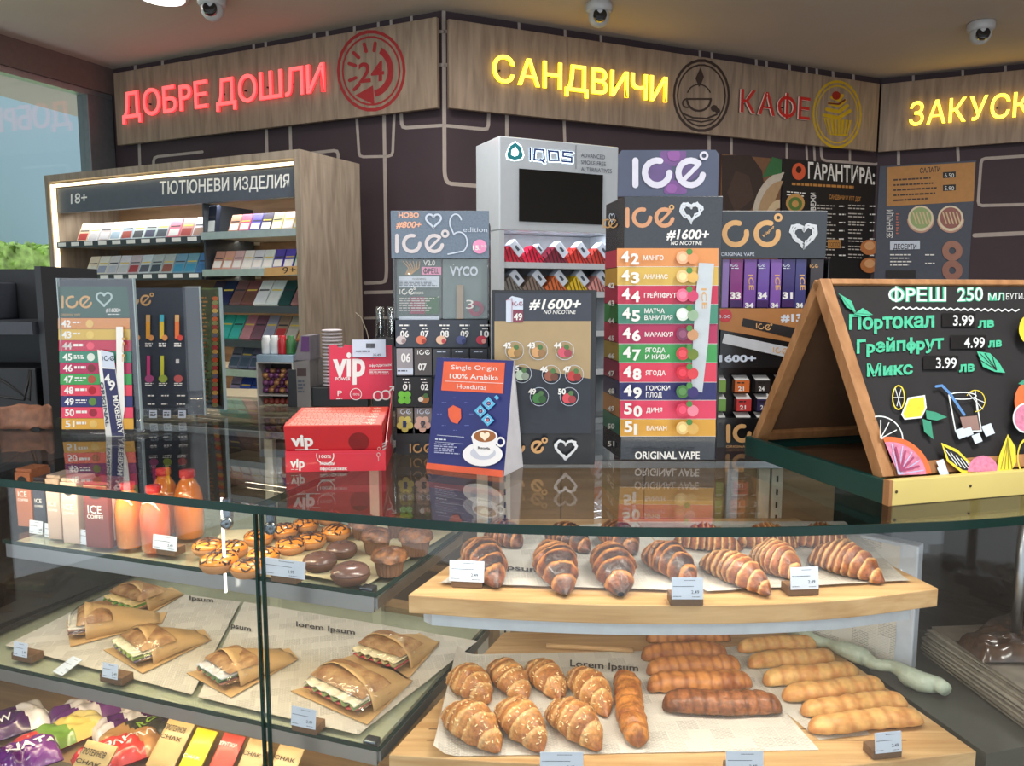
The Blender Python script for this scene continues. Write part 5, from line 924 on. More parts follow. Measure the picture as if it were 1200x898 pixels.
WG = mat((186, 186, 184), .45, name='dispenser_white')
for x in (0, w-.004): bx('side_panel', WG, x, x+.004, 0, .10, 0, hgt, ds)
bx('rear_panel', mat((70, 56, 60), .6), .004, w-.004, .09, .094, 0, hgt, ds); bx('top_panel', WG, 0, w, 0, .10, hgt+.0002, hgt+.004, ds); bx('tray', WG, .004, w-.004, .002, .09, .028, .031, ds); bx('right_box', mat((120, 118, 118), .5), w+.001, w+.045, .0, .10, 0, hgt+.01, ds)
p = Pr(*frame(ds), ds, off=.0008); p.rect(348, 432, 359, 441, mat((60, 44, 44), .5)).small(349, 446, 358, 462, INK, 4); p.done('side_lettering')
R = random.Random(8)
nx, nz = 6, 6; cs = []
proto = None
for j in range(nz):
    for i in range(nx):
        x = .012+i*(w-.024)/(nx-1); z = .032+.0085+j*(hgt-.055)/nz; c = [(112, 60, 110), (170, 124, 84), (96, 50, 84), (190, 140, 90), (130, 80, 120)][(i+j*2) % 5]
        s_ = MB(); s_.T = Matrix.Rotation(rad(90), 4, 'Y'); s_.lathe([(.0, -.009), (.006, -.007), (.0085, 0), (.006, .007), (0, .009)], 10)
        o = s_.build('wrapped_sweet', mat(c, .3, metal=.2, name='foil'), None); o.location = MW[ds] @ V((x, .03+.012*(j % 2), z))
        tag(o, '%s foil sweet in the white dispenser, %s row from the bottom, %s from left' % (cname(c), ORD[j], ORD[i]), 'sweet', 'sweets in the white dispenser')
for i in range(6):
    s_ = MB().lathe([(.0, 0.), (.007, .002), (.009, .009), (.006, .016), (0, .018)], 10); o = s_.build('wrapped_sweet', mat((150, 70, 60), .4, name='foil'), None); o.location = MW[ds] @ V((.012+i*(w-.024)/5, .03, .001)); tag(o, 'reddish sweet in the slot below the foil sweets, %s from left' % ORD[i], 'sweet', 'reddish sweets at the bottom of the dispenser')
hd_ = thing('display_tray', 'pale sloped tray with small bottles on top of the sweets dispenser', 'tray', MW[ds] @ V((.002, .0, hgt+.0045)), rad(-6)); bx('tray_body', mat((150, 176, 196), .4), 0, w-.002, 0, .09, 0, .018, hd_); MB().extr([(w, 0, 0), (w+.045, 0, 0.006), (w+.045, 0, .07), (w+.02, 0, .07)], (0, .08, 0)).build('side_flap', mat((120, 116, 124), .5), hd_)
MB().extr([(w+.02, -.001, .028), (w+.044, -.001, .028), (w+.044, -.001, .068), (w+.024, -.001, .068)], (0, .001, 0)).build('purple_label', mat((92, 50, 110), .5), hd_)
for i, (c, nm) in enumerate((((222, 226, 228), 'white'), ((214, 222, 224), 'pale grey'), ((176, 30, 40), 'red'), ((50, 110, 60), 'green'))):
    o = MB().lathe([(.012, 0), (.013, .004), (.013, .036), (.009, .042), (.009, .05), (0, .05)], 16).build('small_bottle', mat(c, .35, name='bottle_plastic'), None); o.location = MW[ds] @ V((.018+i*(w-.03)/3.2, .03, hgt+.023)); tag(o, '%s little bottle standing on the tray above the sweets' % nm, 'bottle')
q = V((PY(359, 478, 2.04).x, 2.04, ZT+.0005)); bk = thing('desk_tray', 'black desk organiser box behind the red counter box', 'organiser', q, rad(-5))
bx('box', mat((20, 22, 26), .4), 0, .17, 0, .12, 0, .052, bk, .002); bx('tall_slot', mat((24, 26, 32), .4), -.046, -.022, -.01, .04, 0, .10, bk, .001)
R = random.Random(2); q = MW[bk] @ V((.045, .01, .0525)); pc = thing('paper_cup_stack', 'tall stack of white coffee cup lids behind the red counter box', 'stack', q, 0)
for i in range(17): MB().lathe([(.024, 0), (.0275, .002), (.0275, .004), (.022, .0055)], 20, (.02, .03, i*.0092)).build('lid', mat((206, 200, 206), .5, name='lid_white'), pc)
q = V((PY(435, 480, 2.0).x, 2.02, ZT+.0005)); bk2 = thing('storage_box', 'tall black storage box carrying two glass tubes behind the red card', 'box', q, rad(-4)); hz = PY(450, 397, 2.03).z-q.z; bx('box', mat((22, 24, 28), .4), 0, .075, 0, .10, 0, hz, bk2, .002)
for i, x in enumerate((.018, .048)):
    o = MB().lathe([(.0, 0), (.0125, 0), (.0125, .08), (.010, .083), (.010, .003), (0, .003)], 20).build('glass_tube', glassy((.8, .84, .86), 1.5, .02, 0, 'tube_glass', mn=.1), None); o.location = MW[bk2] @ V((x, .03, hz+.0006)); tag(o, 'clear glass tube on the black box, %s one' % ('left' if i == 0 else 'right'), 'tube')
q = PY(434, 407, 1.9); tag(MB().tube([(q.x, 1.9, ZT+.001), (q.x, 1.9, q.z), (q.x-.008, 1.9, q.z+.04), (q.x-.022, 1.9, q.z+.075), (q.x-.034, 1.9, q.z+.085)], .0011, 6).build('thin_cable', mat((160, 150, 130), .5), None), 'thin beige cable curling up behind the red back card', 'cable')
q = PY(568, 372, 1.7); tag(bx('brown_carton', mat((104, 78, 60), .6), q.x-.03, q.x+.005, 1.7, 1.78, ZT+.0005, PY(568, 304, 1.7).z, None, .001), 'narrow brown carton standing behind the silver headed vape display', 'carton')
# ---------------------------------------------------------------- bakery goods
CRUST = vcol(amt=.4); SOFTC = vcol('soft_crust', .5, 90, .16, .05, .5); LOC = {}
def mixc(a, b, t): t = max(0, min(1, t)); return tuple(x*(1-t)+y*t for x, y in zip(a, b))
STY = {'dark': ((160, 98, 56), (84, 44, 26), (196, 136, 84)), 'choc': ((136, 72, 34), (38, 20, 14), (206, 140, 74)), 'plain': ((164, 94, 46), (88, 42, 22), (230, 184, 118)), 'almond': ((200, 138, 72), (150, 86, 40), (226, 182, 120)),
       'brown': ((204, 136, 70), (136, 70, 34), (222, 168, 104)), 'pale': ((226, 178, 108), (196, 128, 68), (236, 204, 146)), 'gold': ((200, 130, 56), (140, 74, 30), (226, 176, 96))}
def pastry(name, label, cat, A, B, z, Rw, style, n=4, bend=.0, flat=.82, seed=0, taper=1.0, zoff=0, group=None, hole=False, amp=.19, shape='croissant'):
    a = PZ(*A, z+Rw*.6); b = PZ(*B, z+Rw*.6); L = (b-a).length; ctr = (a+b)/2; rz = math.atan2(b.y-a.y, b.x-a.x)
    base, dark, light = [lin(c) for c in STY[style]]; R_ = random.Random(seed); nu, nv = (96, 34); mb = MB(); col = []; Rw = Rw*{'choc': 1.22, 'almond': 1.18, 'plain': 1.12}.get(style, 1) if shape == 'croissant' else Rw*1.05
    ph = R_.random()*9; cres = R_.uniform(-.06, .06)
    def rad_(t):
        if shape == 'croissant': return (max(0, 1-abs(t+cres)**2.0/(1+abs(cres))**2))**.95*.86+.14*(1-t**8)
        return (max(0, 1-abs(t)**7))**.5
    def f(u, v):
        t = -1+2*u; th = 2*pi*v; sl = t+.10*sin(th*1+ph)*(.6 if shape == 'croissant' else .25)*min(1, 2*(1-abs(t)))
        sl += .07*noise.noise(V((t*2.3+seed*3, 5, 1))); q = abs(sl)**.8*n if shape == 'croissant' else (sl+1)*n/2; k = q-math.floor(q)
        if shape == 'croissant': st = 1-amp*k**1.6
        else: st = 1-amp*.5*abs(sin(pi*k))**.0*(1-abs(2*k-1)**.5*1.0)*0-amp*(.5+.5*cos(2*pi*k))**3
        nz = noise.noise(V((t*3+seed, sin(th)*1.3, cos(th)*1.3+seed))); nz2 = noise.noise(V((t*11, sin(th)*4+seed, cos(th)*4)))
        r = max(.02, rad_(t))*Rw*st*(1+.13*nz+.06*nz2)
        y = r*cos(th)+bend*(1-t*t)*L*.5+(.0022*sin(t*4+seed) if shape == 'roll' else 0); zz = r*sin(th)*flat; zz = zz if zz > 0 else zz*.62
        zb = Rw*flat*.55; Z = max(0.0, zz+zb*max(.25, rad_(t)))
        if shape == 'croissant': 
            fl_ = noise.noise(V((t*30+seed, sin(th)*2, cos(th)*2))); r *= 1+.02*fl_
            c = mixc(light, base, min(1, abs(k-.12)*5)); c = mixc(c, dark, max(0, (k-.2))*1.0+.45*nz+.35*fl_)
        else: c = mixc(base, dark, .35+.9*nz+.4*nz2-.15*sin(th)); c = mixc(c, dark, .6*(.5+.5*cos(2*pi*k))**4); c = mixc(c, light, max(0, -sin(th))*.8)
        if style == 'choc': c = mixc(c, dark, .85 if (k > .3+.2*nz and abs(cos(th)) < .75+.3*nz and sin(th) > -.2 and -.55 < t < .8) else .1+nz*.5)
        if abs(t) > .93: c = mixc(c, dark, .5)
        col.append(c); return (t*L/2, y, Z)
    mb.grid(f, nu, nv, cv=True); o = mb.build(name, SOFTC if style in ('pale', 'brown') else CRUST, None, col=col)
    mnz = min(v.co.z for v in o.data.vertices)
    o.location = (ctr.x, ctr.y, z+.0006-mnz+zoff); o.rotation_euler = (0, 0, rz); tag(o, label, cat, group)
    if style == 'almond':
        fl = MB(); Rr = random.Random(seed+50)
        vs = [v for v in o.data.vertices if v.co.z > Rw*.4 and v.normal.z > .1]
        for v in Rr.sample(vs, min(len(vs), 90)):
            p_ = v.co+v.normal*.0008; a_ = Rr.random()*6.3; d = V((cos(a_), sin(a_), 0)); d = (d-v.normal*d.dot(v.normal)).normalized()*.0022; e = v.normal.cross(d).normalized()*.0008
            fl.raw([p_-d-e, p_+d-e, p_+d+e+v.normal*.0006, p_-d+e], [(0, 1, 2, 3)])
        fo = fl.build('crumb_topping', mat((238, 212, 160), .6, name='crumbs'), o); fo['kind'] = 'stuff'
    return o
Zs1 = Z1+.0025; Zs2 = Z2+.0025
G = 'dark chocolate croissants on the upper board'
for i, (A, B, r, l) in enumerate(((( 553, 636), (584, 680), .027, 'dark croissant behind the leftmost upper price card'), ((570, 622), (612, 634), .024, 'brown croissant behind the dark one at the left end of the upper board'),
        ((640, 640), (664, 688), .0285, 'dark chocolate croissant pointing forward, left of the two in the middle front'), ((640, 622), (692, 640), .024, 'dark croissant lying behind the left middle chocolate croissant'),
        ((708, 640), (728, 688), .028, 'dark chocolate croissant pointing forward, right of the two in the middle front'), ((704, 620), (746, 642), .025, 'dark croissant lying behind the right middle chocolate croissant'),
        ((756, 644), (815, 676), .027, 'dark croissant lying diagonally behind the middle upper price card'))):
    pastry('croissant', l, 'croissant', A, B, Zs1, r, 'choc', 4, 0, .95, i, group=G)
G = 'plain croissants on the upper board'
for i, (A, B, r, l, zo) in enumerate((((786, 630), (872, 636), .027, 'plain croissant in the back row of the upper board, left one', 0), ((862, 630), (938, 632), .026, 'plain croissant in the back row of the upper board, middle one', 0.0), ((925, 628), (1000, 634), .026, 'plain croissant in the back row of the upper board, right one', 0),
        ((822, 652), (904, 688), .028, 'glossy croissant leaning diagonally right of the middle upper price card', 0), ((880, 646), (938, 668), .031, 'thick glossy croissant behind the rightmost upper price card', 0), ((948, 646), (1038, 672), .031, 'large glossy croissant at the right end of the upper board', 0))):
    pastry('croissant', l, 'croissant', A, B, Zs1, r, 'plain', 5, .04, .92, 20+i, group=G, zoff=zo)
G = 'crumbed croissants on the lower board'
for i, (A, B, r, l) in enumerate((((527, 788), (574, 816), .0285, 'crumbed croissant in the back row of the lower board, leftmost'), ((572, 776), (616, 814), .026, 'crumbed croissant in the back row of the lower board, second from left'), ((616, 776), (658, 812), .0255, 'crumbed croissant in the back row of the lower board, third from left'),
        ((668, 784), (712, 832), .027, 'crumbed croissant in the back row of the lower board, rightmost'), ((518, 828), (586, 872), .0295, 'crumbed croissant in the front row of the lower board, left one'), ((582, 822), (636, 872), .029, 'crumbed croissant in the front row of the lower board, middle one'), ((640, 824), (704, 870), .029, 'crumbed croissant in the front row of the lower board, right one'))):
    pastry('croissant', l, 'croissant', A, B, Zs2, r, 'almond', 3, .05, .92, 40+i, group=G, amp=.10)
pastry('long_roll', 'single golden long roll standing apart, pointing forward beside the crumbed croissants', 'roll', (731, 790), (746, 868), Zs2, .022, 'gold', 8, .0, .95, 60, shape='roll', amp=.10)
G = 'brown long rolls on the lower board'
for i, (A, B, r) in enumerate((((757, 746), (856, 744), .0175), ((751, 766), (852, 762), .019), ((757, 783), (868, 777), .019), ((758, 802), (882, 797), .021), ((776, 823), (917, 825), .023))):
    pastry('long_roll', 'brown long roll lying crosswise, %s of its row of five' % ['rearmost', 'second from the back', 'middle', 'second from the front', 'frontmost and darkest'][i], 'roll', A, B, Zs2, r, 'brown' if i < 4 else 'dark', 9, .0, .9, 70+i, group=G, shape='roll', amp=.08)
G = 'pale long rolls on the lower board'
for i, (A, B, r) in enumerate((((864, 758), (956, 752), .0165), ((876, 776), (978, 768), .0175), ((895, 796), (1006, 785), .0195), ((918, 815), (1036, 801), .0185), ((940, 832), (1062, 820), .018), ((948, 851), (1080, 839), .018))):
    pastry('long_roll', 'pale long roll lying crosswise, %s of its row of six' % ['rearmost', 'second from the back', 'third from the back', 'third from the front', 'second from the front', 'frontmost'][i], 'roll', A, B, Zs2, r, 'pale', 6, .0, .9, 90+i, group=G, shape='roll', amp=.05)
# ---- bread sticks lying at the rear of the lower board, slots
for a, b, l in (((640, 757), (742, 762), 'thin pine stick lying at the back of the lower board'), ): 
    p0, p1 = PZ(*a, Z2+.006), PZ(*b, Z2+.006); tag(MB().tube([p0, (p0+p1)/2, p1], .005, 8).build('wooden_stick', PINE, None), l, 'stick')
# ---- price cards on wooden blocks
BLK = wood((92, 66, 46), (120, 90, 64), (5, 60, 60), .6, 'block_wood')
def price(px, py, z, label, w=.05, h=.031, blk=True, rz=0, bw=.046, txt='2.49', tilt=-8, pxw=None, flatcard=False):
    q = PZ(px, py, z); t = thing('price_card', label, 'price card', (q.x, q.y, z+.0006), rz)
    if blk: bx('wooden_block', BLK, -bw/2, bw/2, 0, .026, 0, .014, t, .001)
    zb = .0105 if blk else .0; cy = .0 if blk else .0; y0 = -.0012
    b = MB(); b.T = Matrix.Translation((0, y0, zb)) @ Matrix.Rotation(rad(tilt), 4, 'X'); b.box(-w/2, w/2, -.0006, 0, 0, h); b.build('card', CARD, t)
    b = MB(); b.T = Matrix.Translation((0, y0, zb)) @ Matrix.Rotation(rad(tilt), 4, 'X'); R_ = random.Random(int(px))
    def ln(x0, x1, zz, hh):
        x = x0
        while x < x1: l = min(R_.uniform(.001, .004), x1-x); b.raw([(x, -.0008, zz), (x+l, -.0008, zz), (x+l, -.0008, zz+hh), (x, -.0008, zz+hh)], [(0, 1, 2, 3)]); x += l+.0006
    ln(-w*.45, w*.2, h*.58, .0009); ln(-w*.1, w*.25, h*.86, .0008); ln(-w*.45, -w*.2, h*.12, .0009); ln(w*.15, w*.4, h*.1, .0008)
    vs, fs = textmesh(txt, .01); b.raw([(w*.12+v.x*.0065, -.0008, h*.26+v.y*.0065) for v in vs], fs); b.build('card_print', INK, t); return t
price(547, 690, Z1, 'price card on a brown block at the left end of the upper pine board', rz=-.12, w=.052)
price(805, 711, Z1, 'price card on a brown block at the middle front of the upper pine board', w=.044, h=.03)
price(942, 699, Z1, 'price card on a brown block at the right part of the upper pine board', rz=.1, w=.042, h=.032)
price(1040, 890, Z2, 'price card on a brown block at the right end of the lower pine board', rz=.15, w=.042, h=.03)
price(872, 915, Z2, 'price card cut by the photo bottom edge under the brown long rolls', w=.052); price(658, 916, Z2, 'price card cut by the photo bottom edge under the crumbed croissants', w=.06)
rl = rad(-19)
price(25, 776, Z2, 'price card on a brown block at the left end of the sandwich shelf', rz=rl, w=.034, h=.026, bw=.05); price(130, 802, Z2, 'price card on a brown block in front of the second open sandwich', rz=rl, w=.034, h=.026, bw=.05)
price(356, 860, Z2, 'price card on a brown block before the large wrapped baguette', rz=rl, w=.044, h=.03, bw=.045)
price(194, 652, Z1, 'white price card on a brown block beside the juice bottles', rz=rl, w=.05, h=.024, bw=.038)
price(332, 684, Z1, 'double width price card on a block under the drizzled doughnuts', rz=rl, w=.078, h=.026, bw=.045, txt='1.99')
price(102, 639, Z1, 'white price card leaning on the brown coffee carton', rz=rl, w=.052, h=.026, blk=False, tilt=-6); price(62, 630, Z1, 'white price card before the beige coffee cartons', rz=rl, w=.036, h=.024, blk=False, tilt=-6); price(43, 626, Z1, 'white price card before the black coffee carton', rz=rl, w=.032, h=.024, blk=False, tilt=-6)
t = price(68, 790, Z2, 'small loose price card lying flat between the two left blocks', rz=rl-.2, w=.03, h=.04, blk=False, tilt=-70)
# ---- drinks on the upper left shelf
def carton(px, py, c, label, h=.118, w=.05, d=.05, word='ICE', side=None, cap=True):
    q = PZ(px, py, Z1); t = thing('drink_carton', label, 'carton', (q.x, q.y, Z1+.0006), rl+.12); m = mat(c, .35, coat=.3, name='carton_print')
    bx('carton_body', m, -w/2, w/2, 0, d, 0, h-.008, t, .0015); MB().extr([(-w/2, .004, h-.008), (w/2, .004, h-.008), (w/2, d-.004, h-.008), (-w/2, d-.004, h-.008)], (0, 0, .006)).build('carton_top', m, t, bevel=.001)
    b = MB(); vs, fs = textmesh(word, 0); b.raw([(-w*.36+v.x*w*.42, -.0004, h*.52+v.y*w*.42) for v in vs], fs); vs, fs = textmesh('COFFEE', .01); b.raw([(-w*.38+v.x*w*.2, -.0004, h*.44+v.y*w*.2) for v in vs], fs); b.build('carton_lettering', WHITE, t)
    MB().raw([(w*.3*cos(k*pi/10), -.0005, h*.80+h*.065*sin(k*pi/10)) for k in range(20)], [tuple(range(20))]).build('round_emblem', mat((34, 36, 32), .4), t)
    if side: bx('side_label', mat(side, .5), w/2, w/2+.0005, .012, .03, h*.1, h*.8, t)
    return t
carton(115, 643, (112, 48, 38), 'dark brown iced coffee carton with white lettering, next to the orange bottles', w=.047, side=(220, 206, 196)); carton(84, 638, (196, 176, 162), 'beige iced coffee carton left of the dark brown one', w=.033, word='ICE'); carton(65, 633, (186, 164, 150), 'beige iced coffee carton behind two white cards', w=.028)
carton(48, 622, (40, 42, 54), 'black iced coffee carton between beige and orange ones', w=.026, h=.10); carton(30, 618, (176, 104, 62), 'orange brown coffee carton, leftmost on the upper shelf', w=.034, h=.112)
JU = mat((244, 140, 20), .12, var=.1, scale=20, coat=.8, sss=.3, name='orange_juice'); JU2 = mat((232, 110, 60), .15, var=.1, scale=14, coat=.8, sss=.3, name='orange_juice_dark'); CAP = mat((206, 44, 40), .4, name='red_cap')
def bottle(px, py, h, r, m, label, z=Z1):
    q = PZ(px, py, z); t = thing('juice_bottle', label, 'bottle', (q.x, q.y+r, z+.0006), 0, None)
    MB().lathe([(.0, 0), (r*.9, 0), (r, .004), (r, h*.55), (r*.97, h*.62), (r*.82, h*.74), (r*.55, h*.84), (r*.42, h*.88), (r*.42, h*.9), (0, h*.9)], 28).build('bottle_body', m, t); MB().lathe([(r*.5, h*.9), (r*.52, h*.91), (r*.52, h), (0, h)], 24).build('cap', CAP, t)
    MB().lathe([(r*1.02, .003), (r*1.02, h*.56), (r*.99, h*.63), (r*.84, h*.75), (r*.57, h*.85)], 28).build('clear_plastic', ACRYL, t)
bottle(146, 645, .112, .0225, JU, 'orange juice bottle touching the brown carton, front left of four'); bottle(176, 650, .112, .0235, JU2, 'reddish orange juice bottle behind the price card, front right of four')
bottle(188, 628, .118, .024, JU, 'orange juice bottle in the rear between the front bottles'); bottle(216, 634, .121, .025, JU, 'orange juice bottle, rearmost and rightmost of four')
# ---- doughnuts and muffins
def dome(label, px, py, r, base, top, stripes=True, seed=0, name='doughnut', z=Z1+.003, group=None):
    q = PZ(px, py, z); t = thing(name, label, 'pastry', (q.x, q.y+r*.6, z), seed, group); R_ = random.Random(seed)
    MB().lathe([(0, 0), (r*.8, 0), (r, r*.3), (r*.98, r*.5), (r*.8, r*.66), (0, r*.66)], 28).build('dough', mat(base, .7, bump=.4, name='dough'), t)
    pr = [(r*.99, r*.46), (r*.97, r*.56), (r*.85, r*.72), (r*.55, r*.86), (r*.25, r*.88), (0, r*.84)]; MB().lathe(pr, 28).build('icing', mat(top, .25, coat=.4, var=.1, scale=60, name='icing'), t)
    if stripes:
        b = MB()
        for k in range(-2, 3):
            x = k*r*.36
            path = []
            for i in range(13):
                y = -1+2*i/12; rr = math.hypot(x/r, y); 
                if rr > .99: continue
                path.append((x+r*.05*sin(i*2+k), y*r, r*(.885 if rr < .3 else .885-.40*(rr-.3)**1.9/.7**1.9)))
            if len(path) > 2: b.tube(path, r*.07, 6)
            if k % 2 == 0: b.tube([(p[1], p[0], p[2]+.0004) for p in path], r*.065, 6)
        b.build('chocolate_drizzle', mat((60, 28, 18), .3, coat=.3, name='chocolate'), t)['kind'] = 'stuff'
    return t
G = 'orange iced doughnuts with chocolate drizzle'
dn = ((252, 672, .030), (287, 678, .026), (240, 652, .026), (268, 655, .026), (305, 663, .026), (338, 650, .026), (300, 640, .025), (330, 632, .025), (362, 644, .026), (392, 634, .026), (356, 624, .024), (385, 616, .024))
for i, (x, y, r) in enumerate(dn): dome(['orange drizzled doughnut in front, left of the glass seam', 'orange drizzled doughnut in front, directly behind the glass seam'][i] if i < 2 else 'orange drizzled doughnut, %s, %s in its row' % (('second row' if i < 5 else 'third row' if i < 8 else 'rear rows'), ORD[(i-2) % 3 if i < 8 else i-8]), x, y, r, (196, 140, 90), (236, 150, 54), True, i, group=G)
for i, (x, y, r) in enumerate(((408, 686, .030), (372, 670, .027), (398, 655, .026))): dome(['brown iced doughnut in front of the muffins, nearest one', 'brown iced doughnut behind the double price card', 'brown iced doughnut behind the nearest brown one'][i], x, y, r, (92, 58, 40), (106, 78, 70), False, 30+i); 
def muffin(label, px, py, r, seed):
    z = Z1+.003; q = PZ(px, py, z); t = thing('muffin', label, 'muffin', (q.x, q.y+r*.5, z), seed, 'brown muffins on the upper left shelf'); 
    b = MB(); n = 44; h = r*1.05; b.raw([((r*(.72 if k == 0 else .93)+(r*.025 if i % 2 else -r*.025))*cos(2*pi*i/n), (r*(.72 if k == 0 else .93)+(r*.025 if i % 2 else -r*.025))*sin(2*pi*i/n), k*h) for k in (0, 1) for i in range(n)], [(i, (i+1) % n, n+(i+1) % n, n+i) for i in range(n)]+[tuple(range(n-1, -1, -1))]); b.build('paper_cup', mat((112, 78, 54), .7, name='muffin_cup'), t)
    b = MB(); col = []
    def f(u, v):
        a = 2*pi*v; k = u; rr = r*1.1*cos(k*pi/2)**.6 if k > 0 else r*1.1; nn = noise.noise(V((cos(a)*2+seed, sin(a)*2, k*3))); zz = h*.92+r*.62*sin(k*pi/2)+r*.10*nn; rr *= 1+.06*nn
        col.append(mixc(lin((150, 100, 62)), lin((78, 46, 28)), .5+1.2*nn)); return (rr*cos(a), rr*sin(a), zz)
    b.grid(f, 10, 28, cv=True); b.build('muffin_top', CRUST, t, col=col)
for i, (x, y, r, l) in enumerate(((455, 676, .026, 'brown muffin nearest to the right glass corner'), (440, 650, .025, 'brown muffin in the middle of the muffin group'), (486, 652, .027, 'large brown muffin at the right rear of its shelf'), (425, 632, .024, 'brown muffin behind the brown iced doughnuts'), (468, 630, .025, 'brown muffin at the rear beneath the coffee card'))): muffin(l, x, y, r, i)
# ---- wrapped sandwiches
KRAFT = mat((204, 168, 116), .6, var=.07, scale=25, bump=.25, name='kraft_paper'); BREAD = vcol('bread_crust', .55, 180, .2, 0, .4)
def sandwich(label, px, py, rz, L=.11, Wd=.055, Hh=.045, seed=0, paper=.12, film=True, pr=.0, sheetback=.05, fill=((222, 216, 200), (150, 174, 110), (196, 120, 120))):
    z = Z2+.0035; q = PZ(px, py, z); t = thing('wrapped_sandwich', label, 'sandwich', (q.x, q.y, z), rz, 'sandwiches in kraft paper'); t.scale = (1.1, 1.1, 1.05); R_ = random.Random(seed)
    # local x: along the open cut side, y: towards the point of the paper
    b = MB().extr([(-L/2-.02, -.028, .0), (L/2+.02, -.018, .0), (L*.35, paper, .0), (-L*.2, paper+.012, .0)], (0, 0, .0012)); b.build('paper_base', KRAFT, t)
    def shell(u, v):                                       # paper cone over the sandwich, open towards -y
        x = (-.5+u); wv = 1-.45*v; h = (Hh*(1-v)**.8*(max(0, 1-(2*x)**2))**.5)+.0025+.0015*sin(u*9+v*5+seed)
        return (x*L*1.12*wv+v*L*.06, .006+v*(paper-.008), h*1.06)
    sh = MB().grid(shell, 22, 12).build('paper_wrap', KRAFT, t); sm = sh.modifiers.new('thick', 'SOLIDIFY'); sm.thickness = .001
    def half(nm, zc, hh, c1, c2, ys, ye, sg):
        b = MB(); col = []
        def f(u, v):
            x = -.5+u; e = (max(0, 1-(2*x)**4))**.5; a = pi*v; nn = noise.noise(V((x*9+seed, a*2, zc*90)))
            col.append(mixc(lin(c1), lin(c2), .5+nn)); return (x*L*.96, (ys+ye)/2-(ye-ys)/2*cos(a)*1, zc+sg*hh*sin(a)**.8*e*(1+.12*nn))
        b.grid(f, 20, 12); b.grid(lambda u, v: ((-.5+u)*L*.96, ys+(ye-ys)*v, zc), 20, 3); b.grid
        col.extend([lin(c1)]*60); b.build(nm, BREAD, t, col=col)
    half('bread_bottom', .013, .011, (206, 176, 132), (170, 120, 76), -.014, .05, -1); half('bread_top', .028, Hh-.031, (196, 158, 110), (150, 104, 66), -.008, .05, 1)
    for k, (nm, zc, c, am) in enumerate((('meat_slice', .015, fill[2], .0015), ('lettuce', .019, fill[1], .004), ('cheese_slice', .0235, fill[0], .002))):
        b = MB(); b.grid(lambda u, v: ((-.5+u)*L*.93, -.019+.05*v-.003*abs(sin(u*17+k*2+seed)), zc+am*sin(u*31+k+seed*2)*(1-v)), 40, 4); o = b.build(nm, mat(c, .35, var=.2, scale=70, coat=.2, name=nm), t); m_ = o.modifiers.new('thick', 'SOLIDIFY'); m_.thickness = .002
    if film:
        b = MB(); b.grid(lambda u, v: ((-.5+u)*L*1.06, -.024*sin(pi*v)**.6+.02*(v)**2*1.0, .003+Hh*1.0*v*(max(.1, 1-(2*u-1)**4))**.5+.0012*noise.noise(V((u*22+seed, v*12, 0)))), 34, 14); b.build('clear_film', FILM, t)
    return t
sandwich('kraft wrapped sandwich at the left front corner, open towards the lower left', 97, 740, rad(-62), .085, .05, .05, 1, .13, fill=((226, 220, 206), (170, 130, 110), (120, 80, 70)))
sandwich('kraft wrapped sandwich lying behind the front left one', 150, 713, rad(-30), .10, .05, .046, 2, .10, fill=((226, 200, 140), (110, 170, 60), (214, 170, 130)))
sandwich('open kraft sandwich with white cheese shreds, second along the front', 160, 770, rad(-42), .095, .05, .046, 3, .115, fill=((226, 220, 190), (150, 170, 80), (130, 110, 140)))
sandwich('open kraft sandwich with green filling just left of the glass seam', 260, 797, rad(-42), .085, .05, .042, 4, .12, fill=((206, 206, 210), (90, 120, 80), (170, 110, 90)))
sandwich('large film wrapped baguette sandwich right of the glass seam', 398, 822, rad(-38), .125, .06, .05, 5, .11, fill=((236, 226, 200), (120, 140, 80), (190, 80, 80)))
sandwich('film wrapped baguette sandwich at the rear right corner of its shelf', 448, 778, rad(-32), .10, .055, .044, 6, .11, fill=((240, 226, 190), (150, 140, 90), (200, 60, 70)))
# ---- packets on the floor of the case
def bag(label, A, B, wid, hh, cols, words, z, seed=0, tilt=0, name='snack_bag', bands=3, wc=WHITE, lift=0):
    a, b_ = PZ(*A, z), PZ(*B, z); L = (b_-a).length; rz = math.atan2(b_.y-a.y, b_.x-a.x); c = (a+b_)/2; t = thing(name, label, 'packet', (c.x, c.y, z+lift), rz)
    def f(u, v):
        e = (max(0, 1-(2*u-1)**6)*max(0, 1-(2*v-1)**4))**.5; nn = noise.noise(V((u*7+seed, v*5, seed)))
        return ((-.5+u)*L, (-.5+v)*wid*(1-.06*e), hh*e*(.8+.3*nn)+.004)
    n = len(cols); nu = 36; mb = MB(); mb.grid(f, nu, 16); mb.m = [min(n-1, int(((k//15)+((k % 15)-7)*.35)/(nu-1)*n)) if n > 1 else 0 for k in range(len(mb.f))]; mb.m = [max(0, q_) for q_ in mb.m]
    mb.grid(lambda u, v: ((-.5+u)*L, (-.5+v)*wid, .002), 2, 2); mb.build('bag_body', [mat(q_, .25, coat=.5, var=.12, scale=30, name='bag_foil') for q_ in cols], t)
    if words:
        s_, fx, fy, sc = words; vs, fs = textmesh(s_, .02); w_ = MB()
        def pj(v):
            x = (fx-.5)*L+v.x*sc; y = (fy-.5)*wid+v.y*sc; p_ = f(max(0, min(1, x/L+.5)), max(0, min(1, y/wid+.5))); return (x, y, p_[2]+.0022)
        w_.raw([pj(v) for v in vs], fs); w_.build('bag_lettering', wc, t)
    return t
ZF = Z3+.075
for i in range(3): pass
bx_ = bx('tiered_stand', INW, -1.28, -.2, 1.18, 1.75, Z3, Z3+.001, None); bpy.data.objects.remove(bx_)
